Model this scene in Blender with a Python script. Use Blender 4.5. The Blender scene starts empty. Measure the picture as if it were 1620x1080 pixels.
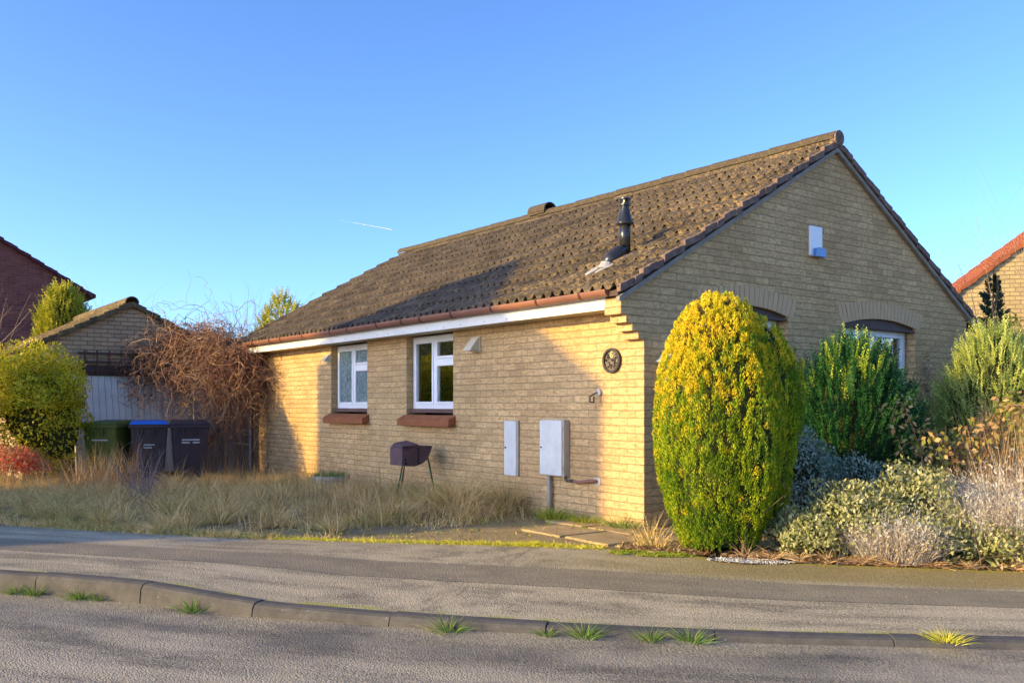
import bpy, math, random
import numpy as np
from mathutils import Vector, Matrix
rng = np.random.default_rng(7); random.seed(7)
scene = bpy.context.scene; COL = scene.collection
R_ = math.radians
# ---------------------------------------------------------------- camera, sky, sun, exposure
CAM = Vector((6.1256, -6.2368, 1.17))
cd = bpy.data.cameras.new('camera'); cam = bpy.data.objects.new('camera', cd); COL.objects.link(cam)
cam.location = CAM
fwd = Vector((-math.cos(R_(37.2)), math.sin(R_(37.2)), 0))
cam.rotation_euler = fwd.to_track_quat('-Z', 'Y').to_euler()
cd.sensor_width = 36; cd.lens = 36*1430/1620; cd.shift_y = 101/1620; cd.clip_start = .05; cd.clip_end = 8000
scene.camera = cam
SUN_AZ, SUN_EL = R_(-106), R_(15)
SD = Vector((math.cos(SUN_AZ)*math.cos(SUN_EL), math.sin(SUN_AZ)*math.cos(SUN_EL), math.sin(SUN_EL)))
w = bpy.data.worlds.new('World'); scene.world = w; w.use_nodes = True
nt = w.node_tree; nt.nodes.clear()
sky = nt.nodes.new('ShaderNodeTexSky'); sky.sky_type = 'NISHITA'; sky.sun_disc = False
sky.sun_elevation = SUN_EL; sky.sun_rotation = math.atan2(SD.x, SD.y)
sky.air_density = .72; sky.dust_density = 1.2; sky.ozone_density = 5; sky.altitude = 0
bg = nt.nodes.new('ShaderNodeBackground'); bg.inputs[1].default_value = .135
wo = nt.nodes.new('ShaderNodeOutputWorld')
gm = nt.nodes.new('ShaderNodeGamma'); gm.inputs['Gamma'].default_value = 1.12
tn = nt.nodes.new('ShaderNodeMix'); tn.data_type = 'RGBA'; tn.blend_type = 'MULTIPLY'; tn.inputs[0].default_value = 1; tn.inputs[7].default_value = (.98, .89, .86, 1)
nt.links.new(sky.outputs[0], gm.inputs['Color']); nt.links.new(gm.outputs[0], tn.inputs[6]); nt.links.new(tn.outputs[2], bg.inputs[0]); nt.links.new(bg.outputs[0], wo.inputs[0])
sl = bpy.data.lights.new('sun', 'SUN'); sun = bpy.data.objects.new('sun', sl); COL.objects.link(sun)
sl.energy = 2.25; sl.angle = R_(.6); sl.color = (1, .68, .17)
sun.rotation_euler = (-SD).to_track_quat('-Z', 'Y').to_euler()
vs = scene.view_settings; vs.view_transform = 'Standard'; vs.look = 'None'; vs.gamma = 1; vs.exposure = 1.7
scene.render.engine = 'CYCLES'

# ---------------------------------------------------------------- object helpers
def props(o, label=None, cat=None, group=None, kind=None):
    if label: o['label'] = label
    if cat: o['category'] = cat
    if group: o['group'] = group
    if kind: o['kind'] = kind
    return o
def thing(name, label, cat, loc=(0, 0, 0), rz=0, group=None):
    o = bpy.data.objects.new(name, None); COL.objects.link(o)
    o.location = loc; o.rotation_euler = (0, 0, rz); o.empty_display_size = .1
    return props(o, label, cat, group)
def link(name, me, mat, parent=None):
    me.materials.append(mat)
    o = bpy.data.objects.new(name, me); COL.objects.link(o)
    if parent is not None: o.parent = parent
    return o
class MB:
    def __init__(s): s.v = []; s.f = []
    def add(s, vs, fs):
        n = len(s.v); s.v += [tuple(p) for p in vs]; s.f += [tuple(i+n for i in f) for f in fs]; return s
    def box(s, a, b):
        x0, y0, z0 = a; x1, y1, z1 = b
        return s.hexa([(x0, y0, z0), (x1, y0, z0), (x1, y1, z0), (x0, y1, z0), (x0, y0, z1), (x1, y0, z1), (x1, y1, z1), (x0, y1, z1)])
    def hexa(s, c):
        return s.add(c, [(0, 3, 2, 1), (4, 5, 6, 7), (0, 1, 5, 4), (1, 2, 6, 5), (2, 3, 7, 6), (3, 0, 4, 7)])
    def prism(s, poly, axis, a, b):
        def P(p, t): return {'x': (t, p[0], p[1]), 'y': (p[0], t, p[1]), 'z': (p[0], p[1], t)}[axis]
        n = len(poly)
        return s.add([P(p, a) for p in poly]+[P(p, b) for p in poly],
            [tuple(range(n))[::-1], tuple(range(n, 2*n))]+[(i, (i+1) % n, n+(i+1) % n, n+i) for i in range(n)])
    def tube(s, path, r, n=10, cap=True):
        path = [Vector(p) for p in path]; rr = r if isinstance(r, (list, tuple)) else [r]*len(path)
        base = len(s.v); up = None
        for i, p in enumerate(path):
            d = (path[min(i+1, len(path)-1)]-path[max(i-1, 0)]).normalized()
            if up is None: up = d.orthogonal().normalized()
            up = (up-d*up.dot(d)).normalized(); q = d.cross(up)
            for k in range(n):
                a = 2*math.pi*k/n; s.v.append(tuple(p+(up*math.cos(a)+q*math.sin(a))*rr[i]))
        for i in range(len(path)-1):
            for k in range(n):
                a = base+i*n+k; b = base+i*n+(k+1) % n; s.f.append((a, b, b+n, a+n))
        if cap:
            s.f.append(tuple(base+k for k in range(n))[::-1]); s.f.append(tuple(base+(len(path)-1)*n+k for k in range(n)))
        return s
    def lathe(s, prof, c=(0, 0, 0), n=20):
        return s.tube([(c[0], c[1], c[2]+z) for r, z in prof], [r for r, z in prof], n) if all(prof[i][1] < prof[i+1][1] for i in range(len(prof)-1)) else s._lathe(prof, c, n)
    def _lathe(s, prof, c, n):
        base = len(s.v)
        for r, z in prof:
            for k in range(n):
                a = 2*math.pi*k/n; s.v.append((c[0]+r*math.cos(a), c[1]+r*math.sin(a), c[2]+z))
        for i in range(len(prof)-1):
            for k in range(n):
                a = base+i*n+k; b = base+i*n+(k+1) % n; s.f.append((a, b, b+n, a+n))
        return s
    def build(s, name, mat, parent=None, bevel=0, smooth=False, jitter=0):
        me = bpy.data.meshes.new(name)
        v = s.v
        if jitter: v = [(a+random.uniform(-jitter, jitter), b+random.uniform(-jitter, jitter), c+random.uniform(-jitter, jitter)) for a, b, c in v]
        me.from_pydata(v, [], s.f); me.update()
        o = link(name, me, mat, parent)
        if smooth:
            me.polygons.foreach_set('use_smooth', [True]*len(me.polygons))
        if bevel:
            m = o.modifiers.new('bevel', 'BEVEL'); m.width = bevel; m.segments = 2; m.limit_method = 'ANGLE'; m.angle_limit = R_(40)
        return o
def npmesh(name, V, F):
    me = bpy.data.meshes.new(name); V = np.ascontiguousarray(V, np.float32).reshape(-1, 3); F = np.ascontiguousarray(F, np.int32)
    k = F.shape[1]; me.vertices.add(len(V)); me.vertices.foreach_set('co', V.ravel())
    me.loops.add(F.size); me.loops.foreach_set('vertex_index', F.ravel())
    me.polygons.add(len(F)); me.polygons.foreach_set('loop_start', np.arange(0, F.size, k, dtype=np.int32))
    try: me.polygons.foreach_set('loop_total', np.full(len(F), k, np.int32))
    except Exception: pass
    me.update(calc_edges=True); me.validate(); return me
def unit(a): return a/np.maximum(np.linalg.norm(a, axis=-1, keepdims=True), 1e-9)
def rnd(n, a=0., b=1.): return rng.uniform(a, b, n)
def leaf_quads(P, D, N, L, W, fold=.25, wide=.45):
    """one pointed leaf per row: P base, D direction, N facing, L length, W width"""
    D = unit(D); S = unit(np.cross(D, N)); N = np.cross(S, D); L = L[:, None]; W = W[:, None]
    mid = P+D*L*wide; tip = P+D*L-N*L*fold*.3
    V = np.stack([P, mid+S*W*.5, tip, mid-S*W*.5], 1)
    return V.reshape(-1, 3), np.arange(len(P)*4).reshape(-1, 4)
def strips(P, D, L, W, bend, segs=3, side=None):
    """grass-like blades, bending over; bend = sideways vector per row"""
    n = len(P); D = unit(D); S = unit(np.cross(D, rng.normal(size=(n, 3)))) if side is None else side
    rows = []
    for i in range(segs+1):
        t = i/segs; c = P+D*(L*t)[:, None]+bend*(t*t)+np.array([0, 0, -1.])*(np.linalg.norm(bend, axis=1)*.35*t**3)[:, None]
        ww = (W*(1-t*.92)*.5)[:, None]; rows += [c-S*ww, c+S*ww]
    V = np.stack(rows, 1); m = 2*(segs+1)
    f = np.array([[2*i, 2*i+1, 2*i+3, 2*i+2] for i in range(segs)])
    F = (np.arange(n)[:, None, None]*m+f[None]).reshape(-1, 4)
    return V.reshape(-1, 3), F
def tubes(P, R, sides=3):
    """P (n,k,3) polylines, R (n,k) radii"""
    n, k, _ = P.shape; T = np.empty_like(P); T[:, 1:-1] = P[:, 2:]-P[:, :-2]; T[:, 0] = P[:, 1]-P[:, 0]; T[:, -1] = P[:, -1]-P[:, -2]
    T = unit(T); a = rng.normal(size=(n, 1, 3)); U = unit(np.cross(T, a)); B = np.cross(T, U)
    an = np.arange(sides)*2*math.pi/sides
    V = P[:, :, None]+R[:, :, None, None]*(U[:, :, None]*np.cos(an)[None, None, :, None]+B[:, :, None]*np.sin(an)[None, None, :, None])
    f = [[i*sides+j, i*sides+(j+1) % sides, (i+1)*sides+(j+1) % sides, (i+1)*sides+j] for i in range(k-1) for j in range(sides)]
    F = (np.arange(n)[:, None, None]*(k*sides)+np.array(f)[None]).reshape(-1, 4)
    return V.reshape(-1, 3), F
def join(parts):
    V = []; F = []; n = 0
    for v, f in parts:
        V.append(v); F.append(f+n); n += len(v)
    return np.concatenate(V), np.concatenate(F)
def vnoise(p, s, seed=0):
    """cheap smooth noise, about -1..1"""
    p = np.asarray(p)*s; o = np.zeros(p.shape[:-1]); r = np.random.default_rng(seed)
    for i in range(7):
        k = r.normal(size=3)*(1+.35*i); o += np.sin(p@k+r.uniform(0, 6.28))/(1+.25*i)
    return o/2.6

# ---------------------------------------------------------------- materials
def lin(c): return tuple(c)+(1,) if len(c) == 3 else tuple(c)
class NT:
    def __init__(s, name):
        s.m = bpy.data.materials.new(name); s.m.use_nodes = True; s.t = s.m.node_tree
        s.b = s.t.nodes['Principled BSDF']; s.b.inputs['Specular IOR Level'].default_value = .3
    def n(s, typ, ins={}, **kw):
        nd = s.t.nodes.new('ShaderNode'+typ)
        for k, v in kw.items(): setattr(nd, k, v)
        for k, v in ins.items():
            if isinstance(v, bpy.types.NodeSocket): s.t.links.new(v, nd.inputs[k])
            else: nd.inputs[k].default_value = v
        return nd
    def l(s, a, b): s.t.links.new(a, b)
    def coord(s): return s.n('TexCoord').outputs['Object']
    def map(s, v, scale=(1, 1, 1)): return s.n('Mapping', {'Vector': v, 'Scale': scale}).outputs[0]
    def noise(s, v, scale, detail=4, rough=.55, dist=0): return s.n('TexNoise', {'Vector': v, 'Scale': scale, 'Detail': detail, 'Roughness': rough, 'Distortion': dist}).outputs[0]
    def ramp(s, f, stops, interp='LINEAR'):
        r = s.n('ValToRGB', {'Fac': f}); e = r.color_ramp.elements; r.color_ramp.interpolation = interp
        while len(e) < len(stops): e.new(.5)
        for i, (p, c) in enumerate(stops): e[i].position = p; e[i].color = lin(c) if not isinstance(c, (int, float)) else (c, c, c, 1)
        return r.outputs[0]
    def mix(s, f, a, b, mode='MIX'):
        m = s.n('Mix', data_type='RGBA', blend_type=mode)
        for i, v in ((0, f), (6, a), (7, b)):
            if isinstance(v, bpy.types.NodeSocket): s.l(v, m.inputs[i])
            else: m.inputs[i].default_value = v if i == 0 else lin(v)
        return m.outputs[2]
    def math(s, op, a, b=0.):
        m = s.n('Math', operation=op)
        for i, v in ((0, a), (1, b)):
            if isinstance(v, bpy.types.NodeSocket): s.l(v, m.inputs[i])
            else: m.inputs[i].default_value = v
        return m.outputs[0]
    def bump(s, h, strength, dist=.01):
        b = s.n('Bump', {'Height': h, 'Strength': strength, 'Distance': dist}); s.l(b.outputs[0], s.b.inputs['Normal']); return b
    def out(s, col, rough=.8):
        if isinstance(col, bpy.types.NodeSocket): s.l(col, s.b.inputs['Base Color'])
        else: s.b.inputs['Base Color'].default_value = lin(col)
        if isinstance(rough, bpy.types.NodeSocket): s.l(rough, s.b.inputs['Roughness'])
        else: s.b.inputs['Roughness'].default_value = rough
        return s.m
def plain(name, c1, c2=None, scale=8, rough=.6, bump=.0, spec=.3, metal=0, stretch=(1, 1, 1)):
    t = NT(name); v = t.map(t.coord(), stretch); n = t.noise(v, scale, 6, .62)
    c2 = c2 or tuple(x*.75 for x in c1)
    col = t.ramp(n, [(.3, c1), (.7, c2)])
    if bump: t.bump(t.noise(v, scale*3, 6), bump, .01)
    t.b.inputs['Specular IOR Level'].default_value = spec; t.b.inputs['Metallic'].default_value = metal
    return t.out(col, rough)
def leafmat(name, stops, patch=None, pscale=3, pamt=.6, rough=.55, spec=.25, trans=.25):
    """per-leaf colour from the random-per-island value, with a large scale patch colour"""
    t = NT(name); g = t.n('NewGeometry'); col = t.ramp(g.outputs['Random Per Island'], stops)
    if patch:
        n = t.noise(t.coord(), pscale, 3); f = t.ramp(n, [(.42, 0), (.62, pamt)]); col = t.mix(f, col, patch)
    t.out(col, rough); t.b.inputs['Specular IOR Level'].default_value = spec
    tr = t.n('BsdfTranslucent', {'Color': col}); ms = t.n('MixShader', {0: trans, 1: t.b.outputs[0], 2: tr.outputs[0]})
    t.l(ms.outputs[0], t.t.nodes['Material Output'].inputs[0]); return t.m
def brickmat(name, a, b, mortar, bw=.225, rh=.075, ms=.005, rock=1., stain=(.5, .42, .32), streak=.8):
    t = NT(name); v = t.coord(); sp = t.n('SeparateXYZ', {0: v}); nm = t.n('SeparateXYZ', {0: t.n('NewGeometry').outputs['True Normal']})
    fx = t.math('GREATER_THAN', t.math('ABSOLUTE', nm.outputs[0]), .6)
    mx = t.n('Mix', {0: fx, 2: sp.outputs[0], 3: t.math('ADD', sp.outputs[1], .11)}, data_type='FLOAT').outputs[0]
    uv = t.n('CombineXYZ', {0: mx, 1: sp.outputs[2], 2: 0.}).outputs[0]
    wob = t.n('VectorMath', {0: uv, 1: t.n('VectorMath', {0: t.n('TexNoise', {'Vector': uv, 'Scale': 9., 'Detail': 3.}).outputs[1], 1: (.007, .006, 0)}, operation='MULTIPLY').outputs[0]}, operation='ADD').outputs[0]
    br = t.n('TexBrick', {'Vector': wob, 'Color1': lin(a), 'Color2': lin(b), 'Mortar': lin(mortar), 'Scale': 1., 'Mortar Size': ms, 'Mortar Smooth': .25, 'Bias': 0., 'Brick Width': bw, 'Row Height': rh})
    # per-brick tint
    n2 = t.noise(uv, 1.1, 5, .6); n3 = t.noise(t.map(uv, (14, 40, 1)), 1, 5, .7); n4 = t.noise(t.map(uv, (5, 16, 1)), 1.6, 3)
    col = t.mix(t.ramp(n2, [(.35, 0.), (.75, .45)]), br.outputs[0], stain, 'MULTIPLY')
    col = t.mix(t.ramp(n3, [(.36, streak*.85), (.56, 0.)]), col, tuple(x*.42 for x in a))
    col = t.mix(t.ramp(n3, [(.6, 0.), (.8, .35)]), col, tuple(min(1, x*1.25) for x in a))
    h = t.math('MULTIPLY', br.outputs['Fac'], -1.1)
    h = t.math('ADD', h, t.math('MULTIPLY', n3, .9*rock)); h = t.math('ADD', h, t.math('MULTIPLY', n4, 1.1*rock))
    h = t.math('ADD', h, t.math('MULTIPLY', t.noise(uv, 160, 3), .25))
    t.bump(h, 1., .012); t.b.inputs['Specular IOR Level'].default_value = .12
    return t.out(col, .92)
M = {}
M['brick'] = brickmat('buff_stone_brick', (.84, .58, .29), (.64, .43, .215), (.50, .345, .18), rock=1.6)
M['brick_r'] = brickmat('buff_brick_far', (.62, .48, .24), (.52, .40, .21), (.30, .24, .15), bw=.20, rh=.088, ms=.007, rock=.4, streak=.3)
M['brick_g'] = brickmat('grey_buff_brick', (.58, .43, .26), (.46, .34, .21), (.26, .19, .12), ms=.007, rock=.5, streak=.4)
M['brick_red'] = brickmat('red_brick', (.36, .12, .085), (.24, .08, .065), (.30, .18, .15), ms=.007, rock=.3, streak=.4)
M['arch'] = plain('arch_brick', (.66, .46, .26), (.52, .36, .21), 30, .9, .6, .1, stretch=(1, 1, .15))
M['white'] = plain('weathered_white_paint', (.80, .79, .76), (.70, .69, .66), 5, .45, .1)
M['upvc'] = plain('white_upvc', (.83, .84, .86), (.80, .81, .83), 3, .3, 0, .5)
M['cream'] = plain('cream_plastic', (.66, .62, .50), (.58, .54, .42), 9, .5)
M['soffit'] = plain('soffit_board', (.55, .46, .30), (.45, .37, .25), 4, .7)
M['gutter'] = plain('faded_brown_plastic', (.30, .135, .085), (.21, .10, .075), 2.5, .42, 0, .4)
M['gutclip'] = plain('dark_brown_clip', (.12, .05, .04), (.08, .035, .03), 6, .5)
M['sill'] = plain('red_sill_tile', (.36, .125, .045), (.22, .075, .035), 9, .8, .5)
M['sillshade_post'] = plain('purple_brown_shade_and_post', (.16, .09, .075), (.11, .07, .06), 14, .8, .4)
M['black'] = plain('black_enamel', (.018, .02, .024), (.03, .03, .034), 5, .25, 0, .6)
M['lead'] = plain('lead_flashing', (.5, .5, .5), (.3, .3, .3), 14, .5, .3)
M['mortar'] = plain('verge_mortar', (.26, .18, .14), (.11, .075, .065), 11, .95, 1.)
M['undercloak'] = plain('undercloak', (.30, .27, .22), (.2, .18, .15), 10, .9, .5)
M['darkwood'] = plain('brown_timber', (.10, .055, .04), (.06, .035, .03), 7, .6)
M['dark'] = plain('room_dark', (.05, .055, .055), (.03, .03, .03), 3, .9)  # dark backing paints the unlit insides behind panes and garage door
M['curtain'] = plain('pale_curtain', (.75, .74, .66), (.6, .6, .52), 14, .9, stretch=(6, 6, .5))
M['metalbox'] = plain('meter_box_grey', (.68, .69, .68), (.55, .56, .55), 6, .5, .08)
M['metaltan'] = plain('meter_box_surround', (.52, .46, .38), (.42, .37, .31), 8, .6, .1)
M['pipe'] = plain('grey_pipe', (.42, .38, .34), (.3, .26, .22), 9, .6)
M['rust'] = plain('rusty_purple_steel', (.15, .085, .10), (.085, .05, .055), 9, .7, .4)
M['legs'] = plain('green_painted_steel', (.01, .09, .03), (.008, .05, .02), 9, .4)
M['concrete'] = plain('pale_concrete', (.52, .50, .46), (.36, .35, .31), 9, .9, .5)
M['slab'] = plain('mossy_slab', (.46, .34, .18), (.30, .23, .11), 3.5, .9, .5)
M['fence'] = plain('weathered_timber', (.34, .33, .34), (.17, .165, .17), 6, .9, .6, stretch=(4, 4, .5))
M['garagedoor'] = plain('garage_door_paint', (.80, .76, .68), (.62, .58, .50), 2.6, .6, .15)
M['bark'] = plain('bark', (.16, .11, .08), (.10, .07, .05), 12, .9, .8)
M['twig'] = plain('pale_twigs', (.42, .32, .24), (.28, .2, .15), 6, .8)
M['greytwig'] = plain('grey_purple_twigs', (.30, .24, .25), (.2, .15, .16), 6, .8)
M['plaque'] = plain('slate_plaque', (.20, .17, .14), (.12, .10, .085), 14, .7, .5)
M['plaquerim'] = plain('dark_plaque_rim', (.05, .04, .035), (.035, .03, .025), 14, .4)
M['ochre'] = plain('ochre_numeral', (.85, .72, .30), (.8, .65, .25), 14, .6)
M['blue'] = plain('blue_plastic', (.01, .20, .75), (.01, .15, .6), 3, .3, 0, .5)
M['bluelamp'] = plain('blue_strobe', (.10, .28, .62), (.08, .22, .5), 3, .25, 0, .5)
M['bin_green'] = plain('olive_bin_plastic', (.13, .15, .022), (.09, .11, .022), 3, .5, .1)
M['bin_brown'] = plain('brown_bin_plastic', (.085, .055, .045), (.06, .038, .036), 3, .5, .1)
M['bin_black'] = plain('black_brown_bin_plastic', (.06, .042, .045), (.04, .03, .036), 3, .5, .1)
M['redtile'] = plain('red_roof_tile', (.34, .105, .045), (.24, .075, .035), 5, .85, .4)
M['darkredtile'] = plain('maroon_roof_tile', (.14, .035, .045), (.09, .025, .035), 5, .85, .4)
M['moss'] = plain('moss', (.42, .40, .03), (.20, .24, .02), 12, 1, 1)
M['gravel'] = None
# glass
def glass(name, tint, rough, mixf):
    t = NT(name); fr = t.n('Fresnel', {'IOR': 1.5}); gl = t.n('BsdfGlossy', {'Color': (1, 1, 1, 1), 'Roughness': rough})
    tr = t.n('BsdfTransparent', {'Color': lin(tint)}); f = t.math('MULTIPLY', fr.outputs[0], mixf)
    ms = t.n('MixShader', {0: f, 1: tr.outputs[0], 2: gl.outputs[0]}); t.l(ms.outputs[0], t.t.nodes['Material Output'].inputs[0]); return t.m
M['glass'] = glass('clear_glass', (.80, .86, .84), .0, 3.0)
t = NT('patterned_glass'); v = t.coord(); vo = t.n('TexVoronoi', {'Vector': t.map(v, (1, 1, 1)), 'Scale': 38.}); nn = t.noise(v, 22, 5, .7)
t.bump(t.math('ADD', vo.outputs[0], nn), .8, .01); t.b.inputs['Specular IOR Level'].default_value = .8
M['obscure'] = t.out(t.ramp(nn, [(.35, (.03, .08, .09)), (.65, (.17, .27, .28))]), .18)
# roof tile
def roofmat(name, dark, light, lichen_sun, k=1.):
    t = NT(name); v = t.coord(); n1 = t.noise(v, 1.3, 5, .6); n2 = t.noise(v, 26, 5, .7); n3 = t.noise(v, 70, 3, .6); n4 = t.noise(v, 7, 4, .6)
    col = t.ramp(n4, [(.3, dark), (.7, light)])
    sx = t.n('SeparateXYZ', {0: v}).outputs[0]; near = t.ramp(t.n('MapRange', {0: sx, 1: -6., 2: 0.}).outputs[0], [(0., .10), (.45, .35), (1., 1.)])
    lf = t.math('MULTIPLY', t.ramp(n2, [(.50, 0.), (.66, 1.)]), near)
    col = t.mix(t.math('MULTIPLY', lf, .75*k), col, lichen_sun)  # lichen thickens toward the gable, painting in its sunlit ochre
    col = t.mix(t.ramp(n3, [(.70, 0.), (.74, .8)]), col, (.5, .48, .4))
    tl = t.n('TexBrick', {'Vector': v, 'Color1': (.62, .60, .60, 1), 'Color2': (1.25, 1.18, 1.1, 1), 'Mortar': (.9, .9, .9, 1), 'Scale': 1., 'Mortar Size': 0., 'Bias': 0., 'Brick Width': .30, 'Row Height': .291}, offset=0.).outputs[0]
    col = t.mix(.8, col, tl, 'MULTIPLY')
    t.bump(t.math('ADD', n2, t.math('MULTIPLY', n3, .6)), .7, .006); t.b.inputs['Specular IOR Level'].default_value = .15
    return t.out(col, .92)
M['roof'] = roofmat('brown_pantile', (.056, .049, .045), (.130, .110, .092), (.44, .30, .09))
M['ridge'] = roofmat('mossy_ridge_tile', (.075, .060, .048), (.135, .108, .08), (.19, .18, .06), .8)
M['roof_g'] = roofmat('mossy_garage_tile', (.09, .07, .05), (.17, .13, .08), (.24, .22, .07))
# asphalt
def asphalt(name, a, b, spec=.35, rough=.75, pavement=False, bscale=55):
    t = NT(name); v = t.coord(); n1 = t.noise(v, .8, 5, .65); n2 = t.noise(v, bscale, 4, .8)
    vo = t.n('TexVoronoi', {'Vector': v, 'Scale': 95.}, feature='F1'); n5 = t.noise(v, 3.2, 4, .7)
    col = t.ramp(n1, [(.36, a), (.64, b)])  # broad patches: wear and damp, with sunlit sheen painted in
    col = t.mix(t.ramp(vo.outputs['Distance'], [(.24, 0.), (.52, .62)]), col, tuple(x*.22 for x in a))
    col = t.mix(t.ramp(n2, [(.45, 0.), (.72, .5)]), col, tuple(min(1, x*2.0) for x in b))
    lit_streak = t.noise(t.map(t.n('TexCoord').outputs['UV'], (.9, 9 if pavement else 42, 1)), 1., 4, .6)
    col = t.mix(t.ramp(lit_streak, [(.42, .0), (.62, .55)]), col, tuple(min(1, x*1.15) for x in b)); col = t.mix(t.ramp(lit_streak, [(.30, .6), (.46, 0.)]), col, tuple(x*.55 for x in a))  # warm sunlit streaks painted along the kerb as colour
    rr = t.ramp(n5, [(.35, rough-.18), (.65, rough)])
    if pavement:
        uv = t.n('SeparateXYZ', {0: t.n('TexCoord').outputs['UV']}); ed = t.noise(v, 6, 4)
        tt = t.math('ADD', uv.outputs[1], t.math('MULTIPLY', t.math('SUBTRACT', ed, .5), .03))
        # darker lengthwise strip (v .36 to .62), smooth
        band = t.math('MULTIPLY', t.math('GREATER_THAN', tt, .37), t.math('LESS_THAN', tt, .62))
        col = t.mix(t.math('MULTIPLY', band, .78), col, t.ramp(n5, [(.3, (.17, .145, .10)), (.7, (.27, .23, .155))]))
        ln_ = t.math('LESS_THAN', t.math('ABSOLUTE', t.math('SUBTRACT', tt, .622)), .004); col = t.mix(t.math('MULTIPLY', ln_, .7), col, (.03, .025, .02))
        # ochre moss/grit near the garden edge, more to the right end
        sx = t.n('MapRange', {0: t.n('SeparateXYZ', {0: v}).outputs[0], 1: .5, 2: 1.8}).outputs[0]
        e2 = t.math('MULTIPLY', t.ramp(t.math('ADD', tt, t.math('MULTIPLY', t.math('SUBTRACT', n2, .5), .12)), [(.30, 1.), (.385, 0.)]), sx)
        col = t.mix(t.math('MULTIPLY', e2, .85), col, t.ramp(n2, [(.35, (.20, .15, .05)), (.65, (.40, .31, .11))]))
        e3 = t.ramp(t.math('ADD', tt, t.math('MULTIPLY', t.math('SUBTRACT', ed, .5), .10)), [(.0, .9), (.05, 0.)])
        col = t.mix(e3, col, t.ramp(n2, [(.4, (.22, .22, .02)), (.6, (.45, .40, .03))]))
        e4 = t.math('MULTIPLY', t.ramp(tt, [(.965, 0.), (.985, 1.)]), t.ramp(t.noise(v, 4.5, 3), [(.50, 0.), (.58, .9)]))
        col = t.mix(e4, col, (.36, .36, .04))
    else:
        uv = t.n('SeparateXYZ', {0: t.n('TexCoord').outputs['UV']})
        g = t.math('MULTIPLY', t.ramp(uv.outputs[1], [(0.0, 1.), (.016, .8), (.026, 0.)]), t.ramp(t.noise(v, 1.1, 4), [(.45, 0.), (.55, .85)]))
        dk = t.math('MULTIPLY', t.ramp(uv.outputs[1], [(0.0, .2), (.012, 1.), (.035, .8), (.06, 0.)]), t.ramp(t.noise(v, .9, 4), [(.40, .75), (.60, .1)])); col = t.mix(dk, col, (.05, .048, .048))
        col = t.mix(g, col, t.ramp(n2, [(.4, (.22, .18, .11)), (.6, (.5, .44, .3))]))
    h = t.math('ADD', t.math('MULTIPLY', vo.outputs['Distance'], -1.), n2); t.bump(h, .9, .007)
    t.b.inputs['Specular IOR Level'].default_value = spec; return t.out(col, rr)
M['road'] = asphalt('road_asphalt', (.15, .13, .10), (.46, .40, .29))
M['pavement'] = asphalt('pavement_asphalt', (.29, .24, .16), (.54, .45, .30), pavement=True)
t = NT('kerb_concrete'); v = t.coord(); n = t.noise(v, 9, 6, .7)
col = t.ramp(n, [(.3, (.065, .062, .06)), (.7, (.12, .113, .105))]); col = t.mix(t.ramp(t.noise(v, 38, 3), [(.70, 0.), (.73, .6)]), col, (.4, .38, .34)); t.bump(t.noise(v, 120, 4), .5, .004); M['kerb'] = t.out(col, .9)
t = NT('garden_soil'); v = t.coord(); n = t.noise(v, 2.5, 6, .7)
col = t.ramp(n, [(.3, (.20, .15, .08)), (.5, (.34, .26, .13)), (.7, (.24, .23, .08))]); t.bump(t.noise(v, 40, 5), 1., .02); M['soil'] = t.out(col, 1)
t = NT('white_gravel'); v = t.coord(); vo = t.n('TexVoronoi', {'Vector': v, 'Scale': 70.})
M['gravel'] = t.out(t.ramp(vo.outputs['Distance'], [(.2, (.85, .82, .76)), (.5, (.3, .26, .2))]), .9)
# foliage
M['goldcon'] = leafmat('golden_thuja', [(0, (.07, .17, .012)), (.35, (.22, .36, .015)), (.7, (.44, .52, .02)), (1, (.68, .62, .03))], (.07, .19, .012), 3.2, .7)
M['goldlit'] = leafmat('golden_thuja_lit_tips', [(0, (.52, .44, .015)), (.5, (.86, .68, .025)), (1, (.95, .66, .05))], (.50, .52, .02), 6, .5)
M['greencon'] = leafmat('green_cypress', [(0, (.008, .045, .022)), (.5, (.022, .11, .035)), (1, (.06, .18, .04))])
M['suntips'] = leafmat('sunlit_lime_tips', [(0, (.16, .30, .03)), (.5, (.34, .46, .05)), (1, (.52, .60, .08))])
M['lightcon'] = leafmat('grey_green_cypress', [(0, (.16, .26, .07)), (.5, (.42, .50, .12)), (1, (.68, .70, .20))])
M['yelcon'] = leafmat('yellow_cypress', [(0, (.18, .25, .02)), (.5, (.42, .42, .03)), (1, (.62, .52, .05))])
M['spruce'] = leafmat('dark_spruce', [(0, (.012, .035, .025)), (.6, (.035, .08, .045)), (1, (.10, .13, .06))])
M['bush'] = leafmat('golden_shrub_leaves', [(0, (.12, .20, .012)), (.3, (.42, .46, .02)), (.7, (.76, .68, .04)), (1, (.92, .80, .08))], (.85, .70, .04), 2.4, .55, .4, .4, .5)
M['eub'] = leafmat('variegated_leaves_shaded', [(0, (.06, .12, .07)), (.35, (.13, .22, .13)), (.6, (.42, .48, .36)), (1, (.62, .66, .56))], (.2, .32, .24), 4, .4, .4, .4)  # shaded copy of the euonymus leaves, its bluish cast painted in
M['eua'] = leafmat('cream_edged_leaves', [(0, (.12, .16, .04)), (.35, (.28, .30, .10)), (.65, (.44, .44, .22)), (1, (.60, .58, .36))], (.36, .36, .12), 4, .5, .4, .4)
M['silver'] = leafmat('silver_seed_stems', [(0, (.30, .26, .20)), (.4, (.52, .49, .43)), (1, (.74, .72, .68))], (.58, .46, .34), 4, .5, .8, .1)
M['straw'] = leafmat('straw_stems', [(0, (.30, .18, .09)), (.5, (.58, .40, .20)), (1, (.82, .62, .34))], (.38, .20, .10), 3, .5, .8, .1)
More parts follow.
